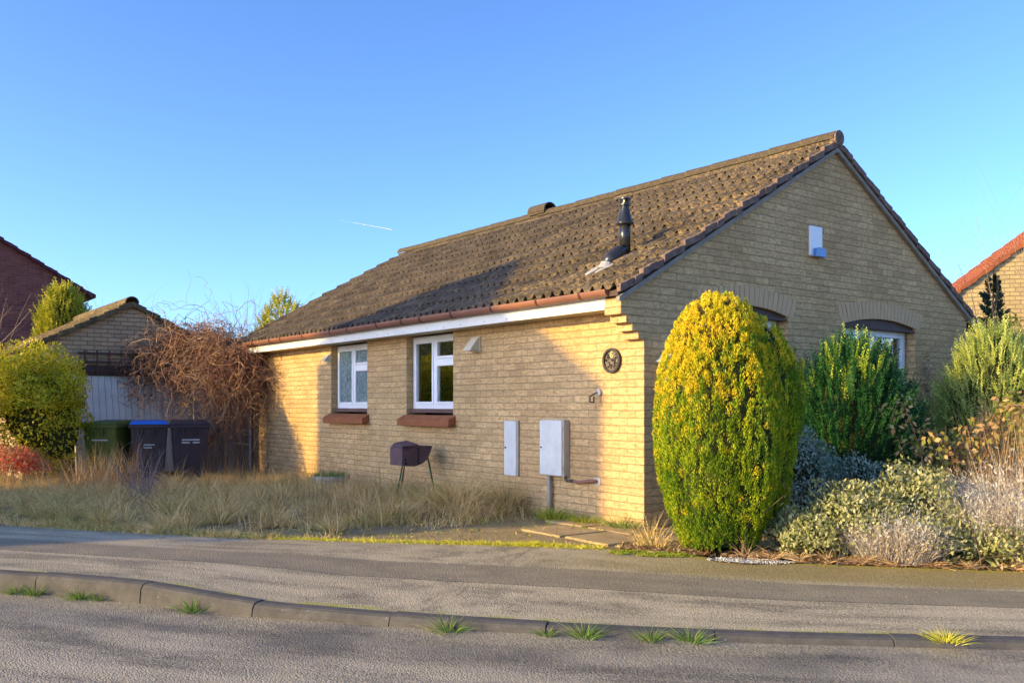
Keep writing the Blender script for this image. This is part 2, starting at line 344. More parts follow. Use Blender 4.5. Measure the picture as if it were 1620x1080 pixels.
M['grass'] = leafmat('rough_grass', [(0, (.24, .16, .06)), (.25, (.52, .36, .13)), (.5, (.82, .57, .23)), (1, (.95, .72, .36))], (.34, .36, .08), 1.5, .4, .7, .25)
M['greengrass'] = leafmat('green_tuft_grass', [(0, (.06, .16, .02)), (.6, (.15, .28, .05)), (1, (.34, .36, .12))])
M['yellgrass'] = leafmat('yellow_tuft_grass', [(0, (.42, .46, .03)), (.6, (.72, .66, .05)), (1, (.82, .70, .14))])
M['weeds'] = leafmat('green_weeds', [(0, (.10, .20, .02)), (.5, (.28, .36, .03)), (1, (.50, .46, .06))])
M['red'] = leafmat('red_leaves', [(0, (.50, .04, .02)), (.45, (.80, .10, .05)), (.75, (.70, .36, .16)), (1, (.80, .60, .36))], (.50, .36, .16), 3.5, .75)
M['vine'] = leafmat('dry_climber_stems', [(0, (.20, .10, .08)), (.5, (.54, .33, .20)), (1, (.82, .60, .36))], (.32, .15, .12), 1.2, .6, .8, .1)
M['deadleaf'] = leafmat('dead_leaves', [(0, (.12, .045, .03)), (.5, (.24, .10, .06)), (1, (.40, .24, .14))])
M['bramble'] = leafmat('bramble_leaves', [(0, (.12, .16, .03)), (.4, (.28, .26, .06)), (.7, (.42, .24, .10)), (1, (.60, .46, .22))])
M['ivy'] = leafmat('beige_dead_ivy', [(0, (.20, .16, .10)), (1, (.42, .35, .22))])
M['litter'] = leafmat('brown_leaf_litter', [(0, (.16, .08, .04)), (.5, (.34, .20, .10)), (1, (.56, .40, .24))])

# ---------------------------------------------------------------- ground, road, pavement, kerb
def offset_line(pts): return [Vector((x, y)) for x, y in pts]
EDGE = offset_line([(-34, -22.5), (-14, -11.2), (-4.07, -4.87), (-2.65, -3.98), (-1.57, -3.18), (-.80, -2.50), (.22, -1.52), (.88, -1.02), (1.65, -.78), (2.3, -.32), (3.15, .40), (5.5, 2.6), (16, 13), (60, 58)])
KERB = offset_line([(-31, -25.2), (-11, -12.6), (-1.40, -5.38), (-.72, -4.88), (-.045, -4.46), (.66, -4.10), (1.72, -3.36), (2.2, -2.95), (3.036, -2.18), (3.92, -1.22), (6.4, 1.3), (17, 12.2), (61, 57)])
def resample(pts, n=240):
    P = np.array([tuple(p) for p in pts]); d = np.r_[0, np.cumsum(np.linalg.norm(np.diff(P, axis=0), axis=1))]
    # denser near the camera
    s0 = d[6]; u = np.linspace(-1, 1, n); q = np.sign(u)*np.abs(u)**2.2; s = np.where(q < 0, s0+q*s0, s0+q*(d[-1]-s0))
    return np.stack([np.interp(s, d, P[:, 0]), np.interp(s, d, P[:, 1])], 1)
E_ = resample(EDGE); 
def smooth(P, k=3):
    for _ in range(k): P[1:-1] = (P[:-2]+2*P[1:-1]+P[2:])/4
    return P
E_ = smooth(E_)
Kd = np.array([tuple(p) for p in KERB]); sd = np.r_[0, np.cumsum(np.linalg.norm(np.diff(Kd, axis=0), axis=1))]
fine = np.linspace(0, sd[-1], 4000); Kf = smooth(np.stack([np.interp(fine, sd, Kd[:, 0]), np.interp(fine, sd, Kd[:, 1])], 1), 60); f2 = np.linspace(0, 3999, 60000); Kf = np.stack([np.interp(f2, np.arange(4000), Kf[:, q]) for q in (0, 1)], 1)
K_ = np.array([Kf[np.argmin(((Kf-e)**2).sum(1))] for e in E_])
def kerb_z(x): return float(np.interp(x, [-.15, .75, 2.6], [0., -.045, -.06]))
def road_z(x): return float(np.interp(x, [.6, 2.4], [-.122, -.094]))
def ribbon(name, A, B, za, zb, mat, nt_=6, kind='structure'):
    n = len(A); V = []; uvs = []
    for i in range(n):
        for j in range(nt_+1):
            t = j/nt_; V.append((*(A[i]*(1-t)+B[i]*t), za(A[i])*(1-t)+zb(B[i])*t)); uvs.append((i*.2, t))
    F = np.array([[i*(nt_+1)+j, i*(nt_+1)+j+1, (i+1)*(nt_+1)+j+1, (i+1)*(nt_+1)+j] for i in range(n-1) for j in range(nt_)])
    me = npmesh(name, np.array(V), F); uvl = me.uv_layers.new(name='UVMap'); uv = np.array(uvs)
    uvl.data.foreach_set('uv', uv[F.ravel()].ravel().astype(np.float32)); me.flip_normals() if me.polygons[0].normal.z < 0 else None
    o = link(name, me, mat); o['kind'] = kind; return o
ribbon('pavement', E_, K_, lambda p: 0., lambda p: kerb_z(p[0]), M['pavement'], 8)
# kerb stones: one profile swept, with joints
nrm = np.array([Kf[min(i+1, len(Kf)-1)]-Kf[max(i-1, 0)] for i in range(len(Kf))]); nrm = unit(nrm); out = np.stack([nrm[:, 1], -nrm[:, 0]], 1)
sK = np.r_[0, np.cumsum(np.linalg.norm(np.diff(Kf, axis=0), axis=1))]
kb = MB(); i0 = int(np.argmin(((Kf-np.array([-12, -13]))**2).sum(1))); s = sK[i0]; smax = sK[int(np.argmin(((Kf-np.array([14, 9]))**2).sum(1)))]
while s < smax:
    m = 5; ring = []
    jz = random.uniform(-.006, .006); jl = random.uniform(-.006, .006)
    for q in range(m):
        ss = s+.0035+(.915-.007)*q/(m-1); i = int(np.searchsorted(sK, ss)); p = Kf[i]; o = out[i]; z = kerb_z(p[0])+.006+jz
        prof = [(0, -.3), (0, z), (.075, z-.001), (.100, z-.010), (.118, z-.035), (.128, -.135), (.128, -.3)]
        ring.append([(p[0]+o[0]*(a+(jl if a > 0 else 0)), p[1]+o[1]*(a+(jl if a > 0 else 0)), b) for a, b in prof])
    n = len(kb.v); k = len(ring[0])
    for r in ring: kb.v += r
    kb.f += [(n+i*k+j, n+(i+1)*k+j, n+(i+1)*k+j+1, n+i*k+j+1) for i in range(m-1) for j in range(k-1)]
    kb.f += [tuple(n+j for j in range(k)), tuple(n+(m-1)*k+j for j in range(k))[::-1]]
    s += .915
o = kb.build('kerb', M['kerb']); o['kind'] = 'structure'
# gutter mortar under the joints
Ko = Kf+out*.12; ii = np.linspace(0, len(Kf)-1, 500).astype(int)
ribbon('road', Ko[ii], Kf[ii]+out[ii]*14, lambda p: road_z(p[0]), lambda p: -.10, M['road'], 24)
me = npmesh('ground', np.array([(-400, -400, -.16), (400, -400, -.16), (400, 400, -.16), (-400, 400, -.16)]), np.array([[0, 1, 2, 3]]))
o = link('ground', me, M['soil']); o['kind'] = 'structure'
def gz(x, y):
    x = np.asarray(x, float); y = np.asarray(y, float)
    return -.012-.10*np.clip((-x-4.5)/4, 0, 1)+.02*vnoise(np.stack([x, y, x*0], -1), 2.2, 3)*np.clip(-x, .3, 1)
# garden sheet: grid rows from pavement edge inwards
A = E_+0.; nrmE = unit(np.gradient(A, axis=0)); inn = np.stack([-nrmE[:, 1], nrmE[:, 0]], 1)
rows = [0, .05, .2, .5, .9, 1.4, 2, 3, 4.5, 7, 11, 18, 30, 60]; V = []
for dd in rows:
    Q = A+inn*dd; z = gz(Q[:, 0], Q[:, 1]) if dd > .1 else np.full(len(Q), -.006-dd*.1); V.append(np.c_[Q, z])
nR = len(rows); n = len(A); V = np.concatenate(V)
F = np.array([[r*n+i, r*n+i+1, (r+1)*n+i+1, (r+1)*n+i] for r in range(nR-1) for i in range(n-1)])
o = link('garden_ground', npmesh('garden_ground', V, F), M['soil']); o['kind'] = 'structure'
# paving slabs by the house corner
sb = MB()
for x0, y0 in [(-.62, -1.02), (.0, -1.0), (-.34, -.42), (.28, -.40), (.62, -.98), (-.95, -.44)]:
    a = random.uniform(-.04, .04); c, s_ = math.cos(a), math.sin(a); z = .006+random.uniform(0, .006)
    P = [(x0+c*u-s_*v_, y0+s_*u+c*v_) for u, v_ in ((0, 0), (.58, 0), (.58, .54), (0, .54))]
    sb.hexa([(*p, -.04) for p in P]+[(*p, z) for p in P])
o = sb.build('path', M['slab'], bevel=.01); o['kind'] = 'structure'

# ---------------------------------------------------------------- the bungalow
SLOPE = .566; RY = 3.13; RZ = 4.24; XL = -9.9
def roofz(y, s=SLOPE, ry=RY, rz=RZ): return rz-s*abs(y-ry)
house = thing('bungalow', 'buff stone brick bungalow with brown pantile roof, white fascia and corner corbels', 'house', (0, 0, 0))
def wall_slab(name, mat, parent, axis, t0, t1, spans):
    """spans: list of (a0,a1,lower z, [top at a0, top at a1])"""
    m = MB()
    for a0, a1, zb0, zb1, zt0, zt1 in spans:
        if axis == 'x': c = [(t0, a0, zb0), (t1, a0, zb0), (t1, a1, zb1), (t0, a1, zb1), (t0, a0, zt0), (t1, a0, zt0), (t1, a1, zt1), (t0, a1, zt1)]
        else: c = [(a0, t0, zb0), (a1, t0, zb1), (a1, t1, zb1), (a0, t1, zb0), (a0, t0, zt0), (a1, t0, zt1), (a1, t1, zt1), (a0, t1, zt0)]
        m.hexa(c)
    return m.build(name, mat, parent)
TOP = 2.12
wins = [(-6.724, -5.554), (-4.446, -3.305)]
wall_slab('wall', M['brick'], house, 'y', 0, .3, [(XL, wins[0][0], -.25, -.25, TOP, TOP), (wins[0][0], wins[0][1], -.25, -.25, 1.02, 1.02), (wins[0][1], wins[1][0], -.25, -.25, TOP, TOP),
    (wins[1][0], wins[1][1], -.25, -.25, 1.02, 1.02), (wins[1][1], -.3, -.25, -.25, TOP, TOP)])
gtop = lambda y: roofz(y)-.115
G1, G2 = (.90, 2.25), (3.353, 4.935)
sp = []
def gspan(a, b, z0=-.25, z1=None):
    ys = [a]+[y for y in (RY,) if a < y < b]+[b]
    for p, q in zip(ys, ys[1:]): sp.append((p, q, z0, z0 if z1 is None else z1, gtop(p), gtop(q)))
gspan(0, G1[0]); gspan(G1[1], G2[0]); gspan(G2[1], 6.26)
def arc(y, g): c = (g[0]+g[1])/2; h = (g[1]-g[0])/2; return 2.145+.085*(1-((y-c)/h)**2)
for g, zs in ((G1, .05), (G2, .95)):
    sp.append((g[0], g[1], -.25, -.25, zs, zs)); N_ = 10
    for i in range(N_):
        a = g[0]+(g[1]-g[0])*i/N_; b = g[0]+(g[1]-g[0])*(i+1)/N_
        sp.append((a, b, arc(a, g), arc(b, g), gtop(a), gtop(b)))
wall_slab('wall', M['brick'], house, 'x', -.3, 0, sp)
wall_slab('wall', M['brick'], house, 'x', XL, XL+.3, [(.3, RY, -.25, -.25, gtop(.3), gtop(RY)), (RY, 6.26, -.25, -.25, gtop(RY), gtop(6.26))])
wall_slab('wall', M['brick'], house, 'y', 5.96, 6.26, [(XL+.3, -.3, -.25, -.25, TOP, TOP)])
# corbels at both ends of the eaves
for x0, x1 in ((-.216, .0), (XL, XL+.216)):
    m = MB(); steps = [(1.805, 1.878, .08), (1.880, 1.953, .16), (1.955, 2.028, .24)]
    for za, zb, d in steps: m.box((x0-.001, -d, za), (x1+.002 if x1 == 0 else x1, -.0005, zb))
    d = .31; m.prism([(-d, 2.03), (-.0005, 2.03), (-.0005, gtop(-.0005)), (-d, gtop(-d))], 'x', x0-.002, x1+.004)
    m.build('corbel', M['brick'], house)
# brick arches over the gable openings
for g in (G1, G2):
    m = MB(); c = (g[0]+g[1])/2; h = (g[1]-g[0])/2+.09; n_ = int(2*h/.0735)
    for i in range(n_):
        y0 = c-h+2*h*i/n_+.004; y1 = c-h+2*h*(i+1)/n_-.004; za = arc(min(max(y0, g[0]), g[1]), g)+.001; zb = arc(min(max(y1, g[0]), g[1]), g)+.001; p = .004+random.uniform(0, .006)
        lean = ((y0+y1)/2-c)*.10
        m.hexa([(-.05, y0, za), (p, y0, za), (p, y1, zb), (-.05, y1, zb), (-.05, y0+lean, za+.205), (p, y0+lean, za+.205), (p, y1+lean, zb+.205), (-.05, y1+lean, zb+.205)])
    m.build('brick_arch', M['arch'], house)
# fascia, soffit, gutter
m = MB().box((XL+.217, -.295, 2.085), (-.219, -.272, 2.238)); o = m.build('fascia', M['white'], house, .002)
nail0 = None
for x in np.arange(-9.4, -.4, .42):
    if nail0 is None: q = nail0 = MB().tube([(0, -.2955, 0), (0, -.299, 0)], .006, 6).build('nail', M['gutclip'], o)
    else: q = bpy.data.objects.new('nail', nail0.data); COL.objects.link(q); q.parent = o
    q.location = (x+random.uniform(-.08, .08), 0, 2.115+random.uniform(-.008, .01))
MB().box((XL+.217, -.271, 2.092), (-.219, -.001, 2.104)).build('soffit', M['soffit'], house)
g_ = MB(); n = 12; gx = np.linspace(XL-.06, -.11, 40)
ring = []
for i, x in enumerate(gx):
    sag = .004*math.sin(x*1.3)
    ring.append([(x, -.358+.056*math.cos(a), 2.262+.066*math.sin(a)+sag) for a in np.linspace(math.pi, 2*math.pi, n)]+[(x, -.358+.050*math.cos(a), 2.262+.060*math.sin(a)+sag) for a in np.linspace(2*math.pi, math.pi, n)])
k = len(ring[0])
for r in ring: g_.v += r
g_.f += [(i*k+j, (i+1)*k+j, (i+1)*k+(j+1) % k, i*k+(j+1) % k) for i in range(len(ring)-1) for j in range(k)]
for b_ in (0, len(ring)-1):
    g_.f.append(tuple(b_*k+j for j in range(n)))
gut = g_.build('gutter', M['gutter'], house, smooth=False)
for x in [-9.75, -8.95, -8.2, -7.75, -6.9, -5.95, -5.4, -4.55, -3.9, -3.45, -2.75, -1.95, -1.15, -.48]:
    m = MB(); a_ = [(.063*math.cos(a), .073*math.sin(a)) for a in np.linspace(math.pi*.98, 2*math.pi*1.0, 9)]; b_ = [(.057*math.cos(a), .067*math.sin(a)) for a in np.linspace(2*math.pi, math.pi*.98, 9)]
    m.prism([(-.358+p, 2.264+q) for p, q in a_+b_], 'x', x-.014, x+.014); m.build('gutter_clip', M['gutclip'], gut)
# tiled roof slopes
def tile_slope(y_eave, y_ridge, z_ridge, slope, x0, x1, nrow, wave=.15, amp=.043, lift=.022, spw=10, jit=.006, seed=1):
    rr = np.random.default_rng(seed); nx = int((x1-x0)/wave*spw)+1; xs = np.linspace(x0, x1, nx)
    ph = (xs-x0)/wave; fr = ph-np.floor(ph); prof = amp*np.where(fr < .5, np.sin(fr/.5*math.pi)**1.0, .10*np.sin((fr-.5)/.5*math.pi)*-1)
    tile = np.floor(ph/2).astype(int); V = []; F = []; cnt = 0
    for r in range(nrow):
        ta = r/nrow; tb = (r+1.12)/nrow; j = rr.normal(0, jit, tile.max()+1)[tile]; jl = rr.normal(0, .006, tile.max()+1)[tile]
        def row(t, dz, drop=0., jl_=0): 
            y = y_eave+(y_ridge-y_eave)*np.minimum(t, 1.02)+jl_*np.sign(y_eave-y_ridge); z = z_ridge-slope*np.abs(y-y_ridge)
            return np.c_[xs, y+0*xs, z+dz-drop]
        bot = row(ta, prof*1.2+lift+j, 0., jl); low = row(ta, prof*1.2+lift+j-.015, 0., jl); top = row(tb, prof*.72+.0)
        inn = row(ta+.13/nrow*1., prof*1.2+lift*.8-.015)
        V += [inn, low, bot, top]
        for q in range(3):
            a = np.arange(nx-1)+cnt+q*nx; F.append(np.stack([a, a+1, a+1+nx, a+nx], 1))
        cnt += 4*nx
    return np.concatenate(V), np.concatenate(F)
XR0, XR1 = XL-.06, .045
V1, F1 = tile_slope(-.375, RY, RZ, SLOPE, XR0, XR1, 12); V2, F2 = tile_slope(6.64, RY, RZ, SLOPE, XR0, XR1, 12, seed=5)
F2 = F2[:, ::-1]
roof = link('roof', npmesh('roof', *join([(V1, F1), (V2, F2)])), M['roof'], house)
m = MB()     # the board and felt below the tiles close the roof
for ye, yr in ((-.36, RY), (RY, 6.6)):
    m.hexa([(XR0+.06, ye, roofz(ye)-.07), (XR1-.03, ye, roofz(ye)-.07), (XR1-.03, yr, roofz(yr)-.07), (XR0+.06, yr, roofz(yr)-.07), (XR0+.06, ye, roofz(ye)-.02), (XR1-.03, ye, roofz(ye)-.02), (XR1-.03, yr, roofz(yr)-.02), (XR0+.06, yr, roofz(yr)-.02)])
m.build('roof_deck', M['darkwood'], roof)
def verge(x0, x1, y_e, y_r, ztop, slope, nrow, parent, th=.075, mat=None):
    m = MB(); mat = mat or M['mortar']; sub = 3
    for r in range(nrow):
        for q in range(sub):
            a = (r+q/sub)/nrow; b = (r+(q+1)/sub)/nrow; ya = y_e+(y_r-y_e)*a; yb = y_e+(y_r-y_e)*b
            za = ztop-slope*abs(ya-y_r)+.034*(1-q/sub)+random.uniform(-.006, .008); zb = ztop-slope*abs(yb-y_r)+.034*(1-(q+1)/sub)+random.uniform(-.006, .008)
            e = random.uniform(-.006, .012)
            m.hexa([(x0, ya, za-th), (x1+e, ya, za-th), (x1+e, yb, zb-th), (x0, yb, zb-th), (x0, ya, za), (x1+e, ya, za), (x1+e, yb, zb), (x0, yb, zb)])
    return m.build('verge', mat, parent, .006)
for (ye) in (-.375, 6.63):
    verge(.012, .062, ye, RY, RZ+.005, SLOPE, 12, roof); verge(XR0-.02, XR0+.02, ye, RY, RZ+.005, SLOPE, 12, roof)
    for x0, x1 in ((.003, .052), (XL-.05, XL-.001)):
        m = MB(); m.hexa([(x0, ye, roofz(ye)-.125), (x1, ye, roofz(ye)-.125), (x1, RY, RZ-.125), (x0, RY, RZ-.125), (x0, ye, roofz(ye)-.075), (x1, ye, roofz(ye)-.075), (x1, RY, RZ-.075), (x0, RY, RZ-.075)])
        m.build('undercloak', M['undercloak'], roof)
def halfround(L, r0, r1, n=10, th=.018, ext=.0):
    m = MB(); rings = []
    for x, r in ((0, r0), (L, r1)):
        rings.append([(x, r*math.cos(a), r*.92*math.sin(a)) for a in np.linspace(-.15, math.pi+.15, n)]+[(x, (r-th)*math.cos(a), (r-th)*.92*math.sin(a)) for a in np.linspace(math.pi+.15, -.15, n)])
    k = 2*n
    for r in rings: m.v += r
    m.f += [(j, (j+1) % k, k+(j+1) % k, k+j) for j in range(k)]
    m.f += [(j, k-1-j, k-2-j, j+1) for j in range(n-1)]+[(k+j, k+j+1, 2*k-2-j, 2*k-1-j) for j in range(n-1)]
    return m
L = .445; nR_ = int((XR1-XR0)/L); proto = halfround(L+.02, .106, .098); me0 = None
for i in range(nR_):
    x = XR0+.02+i*(XR1-XR0-.02)/nR_
    if me0 is None:
        o = proto.build('ridge_tile', M['ridge'], roof, smooth=False); me0 = o.data
    else:
        o = bpy.data.objects.new('ridge_tile', me0); COL.objects.link(o); o.parent = roof
    o.location = (x, RY, RZ+.028+random.uniform(-.004, .005)); o.rotation_euler = (0, random.uniform(-.006, .006), random.uniform(-.01, .01))
MB().box((XR0+.03, RY-.085, RZ-.04), (XR1-.005, RY+.085, RZ+.012)).build('ridge_mortar', M['roof'], roof)
m = halfround(.44, .135, .135, 12, .02); o = m.build('ridge_vent', M['ridge'], roof); o.location = (-5.62, RY, RZ+.105)
m = MB().box((-5.60, RY-.125, RZ+.05), (-5.20, RY-.07, RZ+.12)).box((-5.60, RY+.07, RZ+.05), (-5.20, RY+.125, RZ+.12)); m.build('ridge_vent', M['ridge'], roof)
m = MB().tube([(.0, RY, RZ+.03), (.075, RY, RZ+.03)], [.095, .09], 14); m.build('ridge_end', M['mortar'], roof)
# flue
fx, fy = -.71, .44
fl = MB().tube([(-.742, .215, 2.615), (-.735, .27, 2.70), (-.72, .35, 2.76), (fx, fy, 2.80)], [.066, .070, .070, .066], 18).tube([(fx, fy, 2.79), (fx, fy, 3.11)], .057, 20).build('flue', M['black'], house, smooth=True)
MB()._lathe([(.058, 3.06), (.094, 3.065), (.094, 3.078), (.078, 3.10), (.040, 3.255), (.040, 3.29)], (fx, fy, 0), 20).build('cone', M['black'], fl, smooth=True)
c_ = MB()
for z in (3.262, 3.325): c_._lathe([(.0, z), (.060, z), (.060, z+.014), (.0, z+.016)], (fx, fy, 0), 18)
for k in range(8):
    a = k*math.pi/4; c_.tube([(fx+.052*math.cos(a), fy+.052*math.sin(a), 3.27), (fx+.052*math.cos(a), fy+.052*math.sin(a), 3.335)], .006, 6)
c_._lathe([(.034, 3.27), (.034, 3.33)], (fx, fy, 0), 12); c_.build('cowl', M['black'], fl)
m = MB().hexa([(-.95, .05, roofz(.05)+.02), (-.62, .05, roofz(.05)+.02), (-.64, .40, roofz(.40)+.03), (-.86, .40, roofz(.40)+.03), (-.95, .05, roofz(.05)+.038), (-.62, .05, roofz(.05)+.038), (-.64, .40, roofz(.40)+.046), (-.86, .40, roofz(.40)+.046)])
m.tube([(-.744, .20, 2.56), (-.742, .225, 2.635)], [.10, .075], 14); m.build('flashing', M['lead'], fl)
# front windows
def window_front(a, b, y, z0, z1, glassm, curtain):
    f = MB(); w_ = .052; mid = a+(b-a)*.49
    f.box((a, y, z0), (a+w_, y+.07, z1)).box((b-w_, y, z0), (b, y+.07, z1)).box((a+w_, y, z0), (b-w_, y+.07, z0+.06)).box((a+w_, y, z1-.06), (b-w_, y+.07, z1)).box((mid-.03, y, z0+.06), (mid+.03, y+.07, z1-.06))
    zt = z1-.34; f.box((mid+.03, y+.002, zt-.03), (b-w_, y+.068, zt+.03))
    fr = f.build('window', M['upvc'], house, .004)
    s = MB(); c = .034
    for x0, x1, p0, p1 in ((a+w_, mid-.03, z0+.06, z1-.06), (mid+.03, b-w_, zt+.03, z1-.06), (mid+.03, b-w_, z0+.06, zt-.03)):
        s.box((x0, y-.012, p0), (x0+c, y+.05, p1)).box((x1-c, y-.012, p0), (x1, y+.05, p1)).box((x0+c, y-.012, p0), (x1-c, y+.05, p0+c)).box((x0+c, y-.012, p1-c), (x1-c, y+.05, p1))
        MB().box((x0+c, y+.012, p0+c), (x1-c, y+.018, p1-c)).build('pane', glassm, fr)
    s.build('sash', M['upvc'], fr, .004)
    if curtain:
        cm = MB(); n = 14; x0 = a+.20
        pts = [(x0+.16*i/n, y+.06+.015*math.sin(i*1.5)) for i in range(n+1)]
        for i in range(n): cm.add([(*pts[i], z0+.0), (*pts[i+1], z0), (*pts[i+1], z1-.02), (*pts[i], z1-.02)], [(0, 1, 2, 3)])
        cm.build('curtain', M['curtain'], fr)
    return fr
for i, (a, b) in enumerate(wins):
    window_front(a+.012, b-.012, .10, 1.125, 2.085, M['obscure'] if i == 0 else M['glass'], i == 1)
    MB().box((a+.002, .055, 1.075), (b-.002, .10, 1.125)).build('sill_shade_strip', M['sillshade_post'], house)  # strip painted purple brown for the shadow under the window
    # sloping red tile sill
    m = MB().hexa([(a-.06, -.115, .90), (b+.06, -.115, .90), (b+.06, -.002, .93), (a-.06, -.002, .93), (a-.06, -.115, .985), (b+.06, -.115, .985), (b+.06, -.002, 1.045), (a-.06, -.002, 1.045)])
    m.box((a, .0, 1.02), (b, .09, 1.045)); m.build('sill', M['sill'], house, .008)
MB().box((XL+.35, .45, .1), (-.35, .5, 2.08)).build('dark_room_backing', M['dark'], house)
# gable windows under the arches
for g, zs in ((G1, .05), (G2, .95)):
    f = MB(); a, b = g[0]+.01, g[1]-.03; x = -.13; z1 = 2.12; mid = (a+b)/2
    f.box((x-.07, a, zs), (x, a+.06, z1)).box((x-.07, b-.06, zs), (x, b, z1)).box((x-.07, a+.06, z1-.06), (x, b-.06, z1)).box((x-.07, a+.06, zs), (x, b-.06, zs+.07)).box((x-.07, mid-.03, zs+.07), (x, mid+.03, z1-.06))
    fr = f.build('window', M['upvc'], house, .004); s = MB(); c = .035
    for y0, y1 in ((a+.06, mid-.03), (mid+.03, b-.06)):
        s.box((x-.05, y0, zs+.07), (x+.012, y0+c, z1-.06)).box((x-.05, y1-c, zs+.07), (x+.012, y1, z1-.06)).box((x-.05, y0+c, zs+.07), (x+.012, y1-c, zs+.07+c)).box((x-.05, y0+c, z1-.06-c), (x+.012, y1-c, z1-.06))
        MB().box((x-.03, y0+c, zs+.07+c), (x-.024, y1-c, z1-.06-c)).build('pane', M['glass'], fr)
    s.build('sash', M['upvc'], fr, .004)
    hb = MB(); n_ = 10
    for i in range(n_):
        p = g[0]+(g[1]-g[0])*i/n_; q = g[0]+(g[1]-g[0])*(i+1)/n_
        hb.hexa([(-.12, p, 2.13), (-.04, p, 2.13), (-.04, q, 2.13), (-.12, q, 2.13), (-.12, p, arc(p, g)), (-.04, p, arc(p, g)), (-.04, q, arc(q, g)), (-.12, q, arc(q, g))])
    hb.box((-.125, g[0]+.001, 2.105), (-.012, g[1]-.001, 2.13)); hb.build('head_board', M['darkwood'], house)
MB().box((-.8, .35, .1), (-.75, 5.9, 2.1)).build('dark_room_backing', M['dark'], house)
# hooded extractor vents
for xc, zc, s_ in ((-6.80, 1.905, .10), (-2.80, 1.90, .155)):
    v_ = MB().box((xc-s_/2-.012, -.014, zc-s_/2-.015), (xc+s_/2+.012, 0, zc+s_/2+.015)).build('extractor_vent', M['cream'], house, .002)
    MB().prism([(-.0145, zc+s_/2), (-.03, zc+s_/2), (-.03-s_*.75, zc-s_*.42), (-.03-s_*.75, zc-s_/2), (-.0145, zc-s_/2)], 'x', xc-s_/2, xc+s_/2).build('hood', M['cream'], v_, .002)

# ---------------------------------------------------------------- fittings on the walls
mb = thing('meter_cabinet', 'pale grey deep meter cabinet on the front wall with a pipe running down below it', 'meter box', (-1.47, 0, .42))
MB().box((-.005, -.085, 0), (.385, -.0005, .60)).build('casing', M['metaltan'], mb, .008)
d_ = MB().box((.004, -.10, .012), (.365, -.086, .588)).build('door', M['metalbox'], mb, .004)
MB().tube([(.03, -.099, .30), (.03, -.105, .30)], .010, 10).build('lock', M['black'], d_)
for z in (.07, .29, .48): MB().box((.366, -.098, z), (.376, -.088, z+.05)).build('hinge', M['metaltan'], d_)
MB().tube([(.10, -.045, 0), (.10, -.045, -.50)], .024, 12).build('pipe', M['pipe'], mb, smooth=True)
m2 = thing('meter_cabinet', 'slim flush white meter cover on the front wall, left of the cabinet with the pipe', 'meter box', (-2.19, 0, .37))
MB().box((0, -.03, 0), (.245, -.0005, .63)).build('casing', M['metaltan'], m2, .006)
d_ = MB().box((.003, -.042, .006), (.225, -.031, .624)).build('door', M['metalbox'], m2, .004)
MB().tube([(.03, -.041, .32), (.03, -.048, .32)], .010, 10).build('lock', M['black'], d_)
p_ = thing('condensate_pipe', 'short brown lagged pipe running from the cabinet into the front wall', 'pipe', (-1.10, 0, .40))
MB().tube([(0, -.05, .04), (.0, -.05, .0), (.03, -.05, -.02), (.12, -.045, -.015)], .016, 10).build('elbow', M['black'], p_, smooth=True)
MB().tube([(.13, -.045, -.015), (.2, -.045, -.028), (.29, -.045, -.012), (.36, -.045, 0), (.43, -.04, 0), (.44, -.0, 0)], .018, 10).build('lagging', M['gutter'], p_, smooth=True)
MB().box((.40, -.006, -.04), (.49, -.0005, .04)).build('mortar_patch', M['concrete'], p_, .003)
pl = thing('house_number_plaque', 'round dark carved plaque with a small ochre number 6 on the front wall', 'plaque', (-.43, 0, 1.615))
m = MB(); n_ = 32
def disc(m, r0, r1, y0, y1):
    k = len(m.v); n = 32
    for r, y in ((r0, y0), (r0, y1), (r1, y1), (r1, y0)):
        m.v += [(r*math.cos(2*math.pi*i/n), y, r*math.sin(2*math.pi*i/n)) for i in range(n)]
    for q in range(3 if r1 > 0 else 2): m.f += [(k+q*n+i, k+q*n+(i+1) % n, k+(q+1)*n+(i+1) % n, k+(q+1)*n+i) for i in range(n)]
    return m
disc(m, .125, .100, -.0005, -.034).build('rim', M['plaquerim'], pl, .004)
disc(MB(), .1005, .0001, -.0005, -.014).build('face', M['plaque'], pl)
cv = MB()
for _ in range(46):
    a = random.uniform(0, 6.28); r = .085*math.sqrt(random.random()); x, z = r*math.cos(a), r*math.sin(a)
    if z > .03 and abs(x) < .035: continue
    b = random.uniform(0, 3.14); l = random.uniform(.008, .02); cv.tube([(x-l*math.cos(b), -.015, z-l*math.sin(b)), (x, -.021, z), (x+l*math.cos(b), -.015, z+l*math.sin(b))], [.003, .006, .003], 6)
cv.build('carving', M['plaquerim'], pl)
six = [(.013, .082), (.0, .088), (-.013, .078), (-.018, .056), (-.014, .038), (0, .030), (.014, .038), (.015, .051), (.0, .060), (-.014, .052)]
MB().tube([(x, -.018, z) for x, z in six], .0042, 6).build('numeral', M['ochre'], pl)
tp = thing('hose_bracket', 'small grey wall boss with a dark square loop hanging under it', 'bracket', (-.62, 0, 1.30))
m = disc(MB(), .036, .0001, -.0005, -.03); m.build('boss', M['lead'], tp, .004)
MB().tube([(-.01, -.035, 0), (-.012, -.10, -.03), (-.012, -.125, -.04), (-.012, -.125, -.095), (-.012, -.075, -.10), (-.012, -.07, -.04)], .008, 8).build('loop', M['plaquerim'], tp)
ab = thing('alarm_box', 'white alarm bell box with blue strobe high on the gable wall', 'alarm box', (0, 2.735, 2.86))
MB().box((.0005, -.115, 0), (.035, .115, .345)).build('casing', M['upvc'], ab, .012)
MB().prism([(-.065, -.008), (.115, -.008), (.115, .085), (.0, .10), (-.065, .085)], 'x', .036, .085).build('strobe', M['bluelamp'], ab, .006)
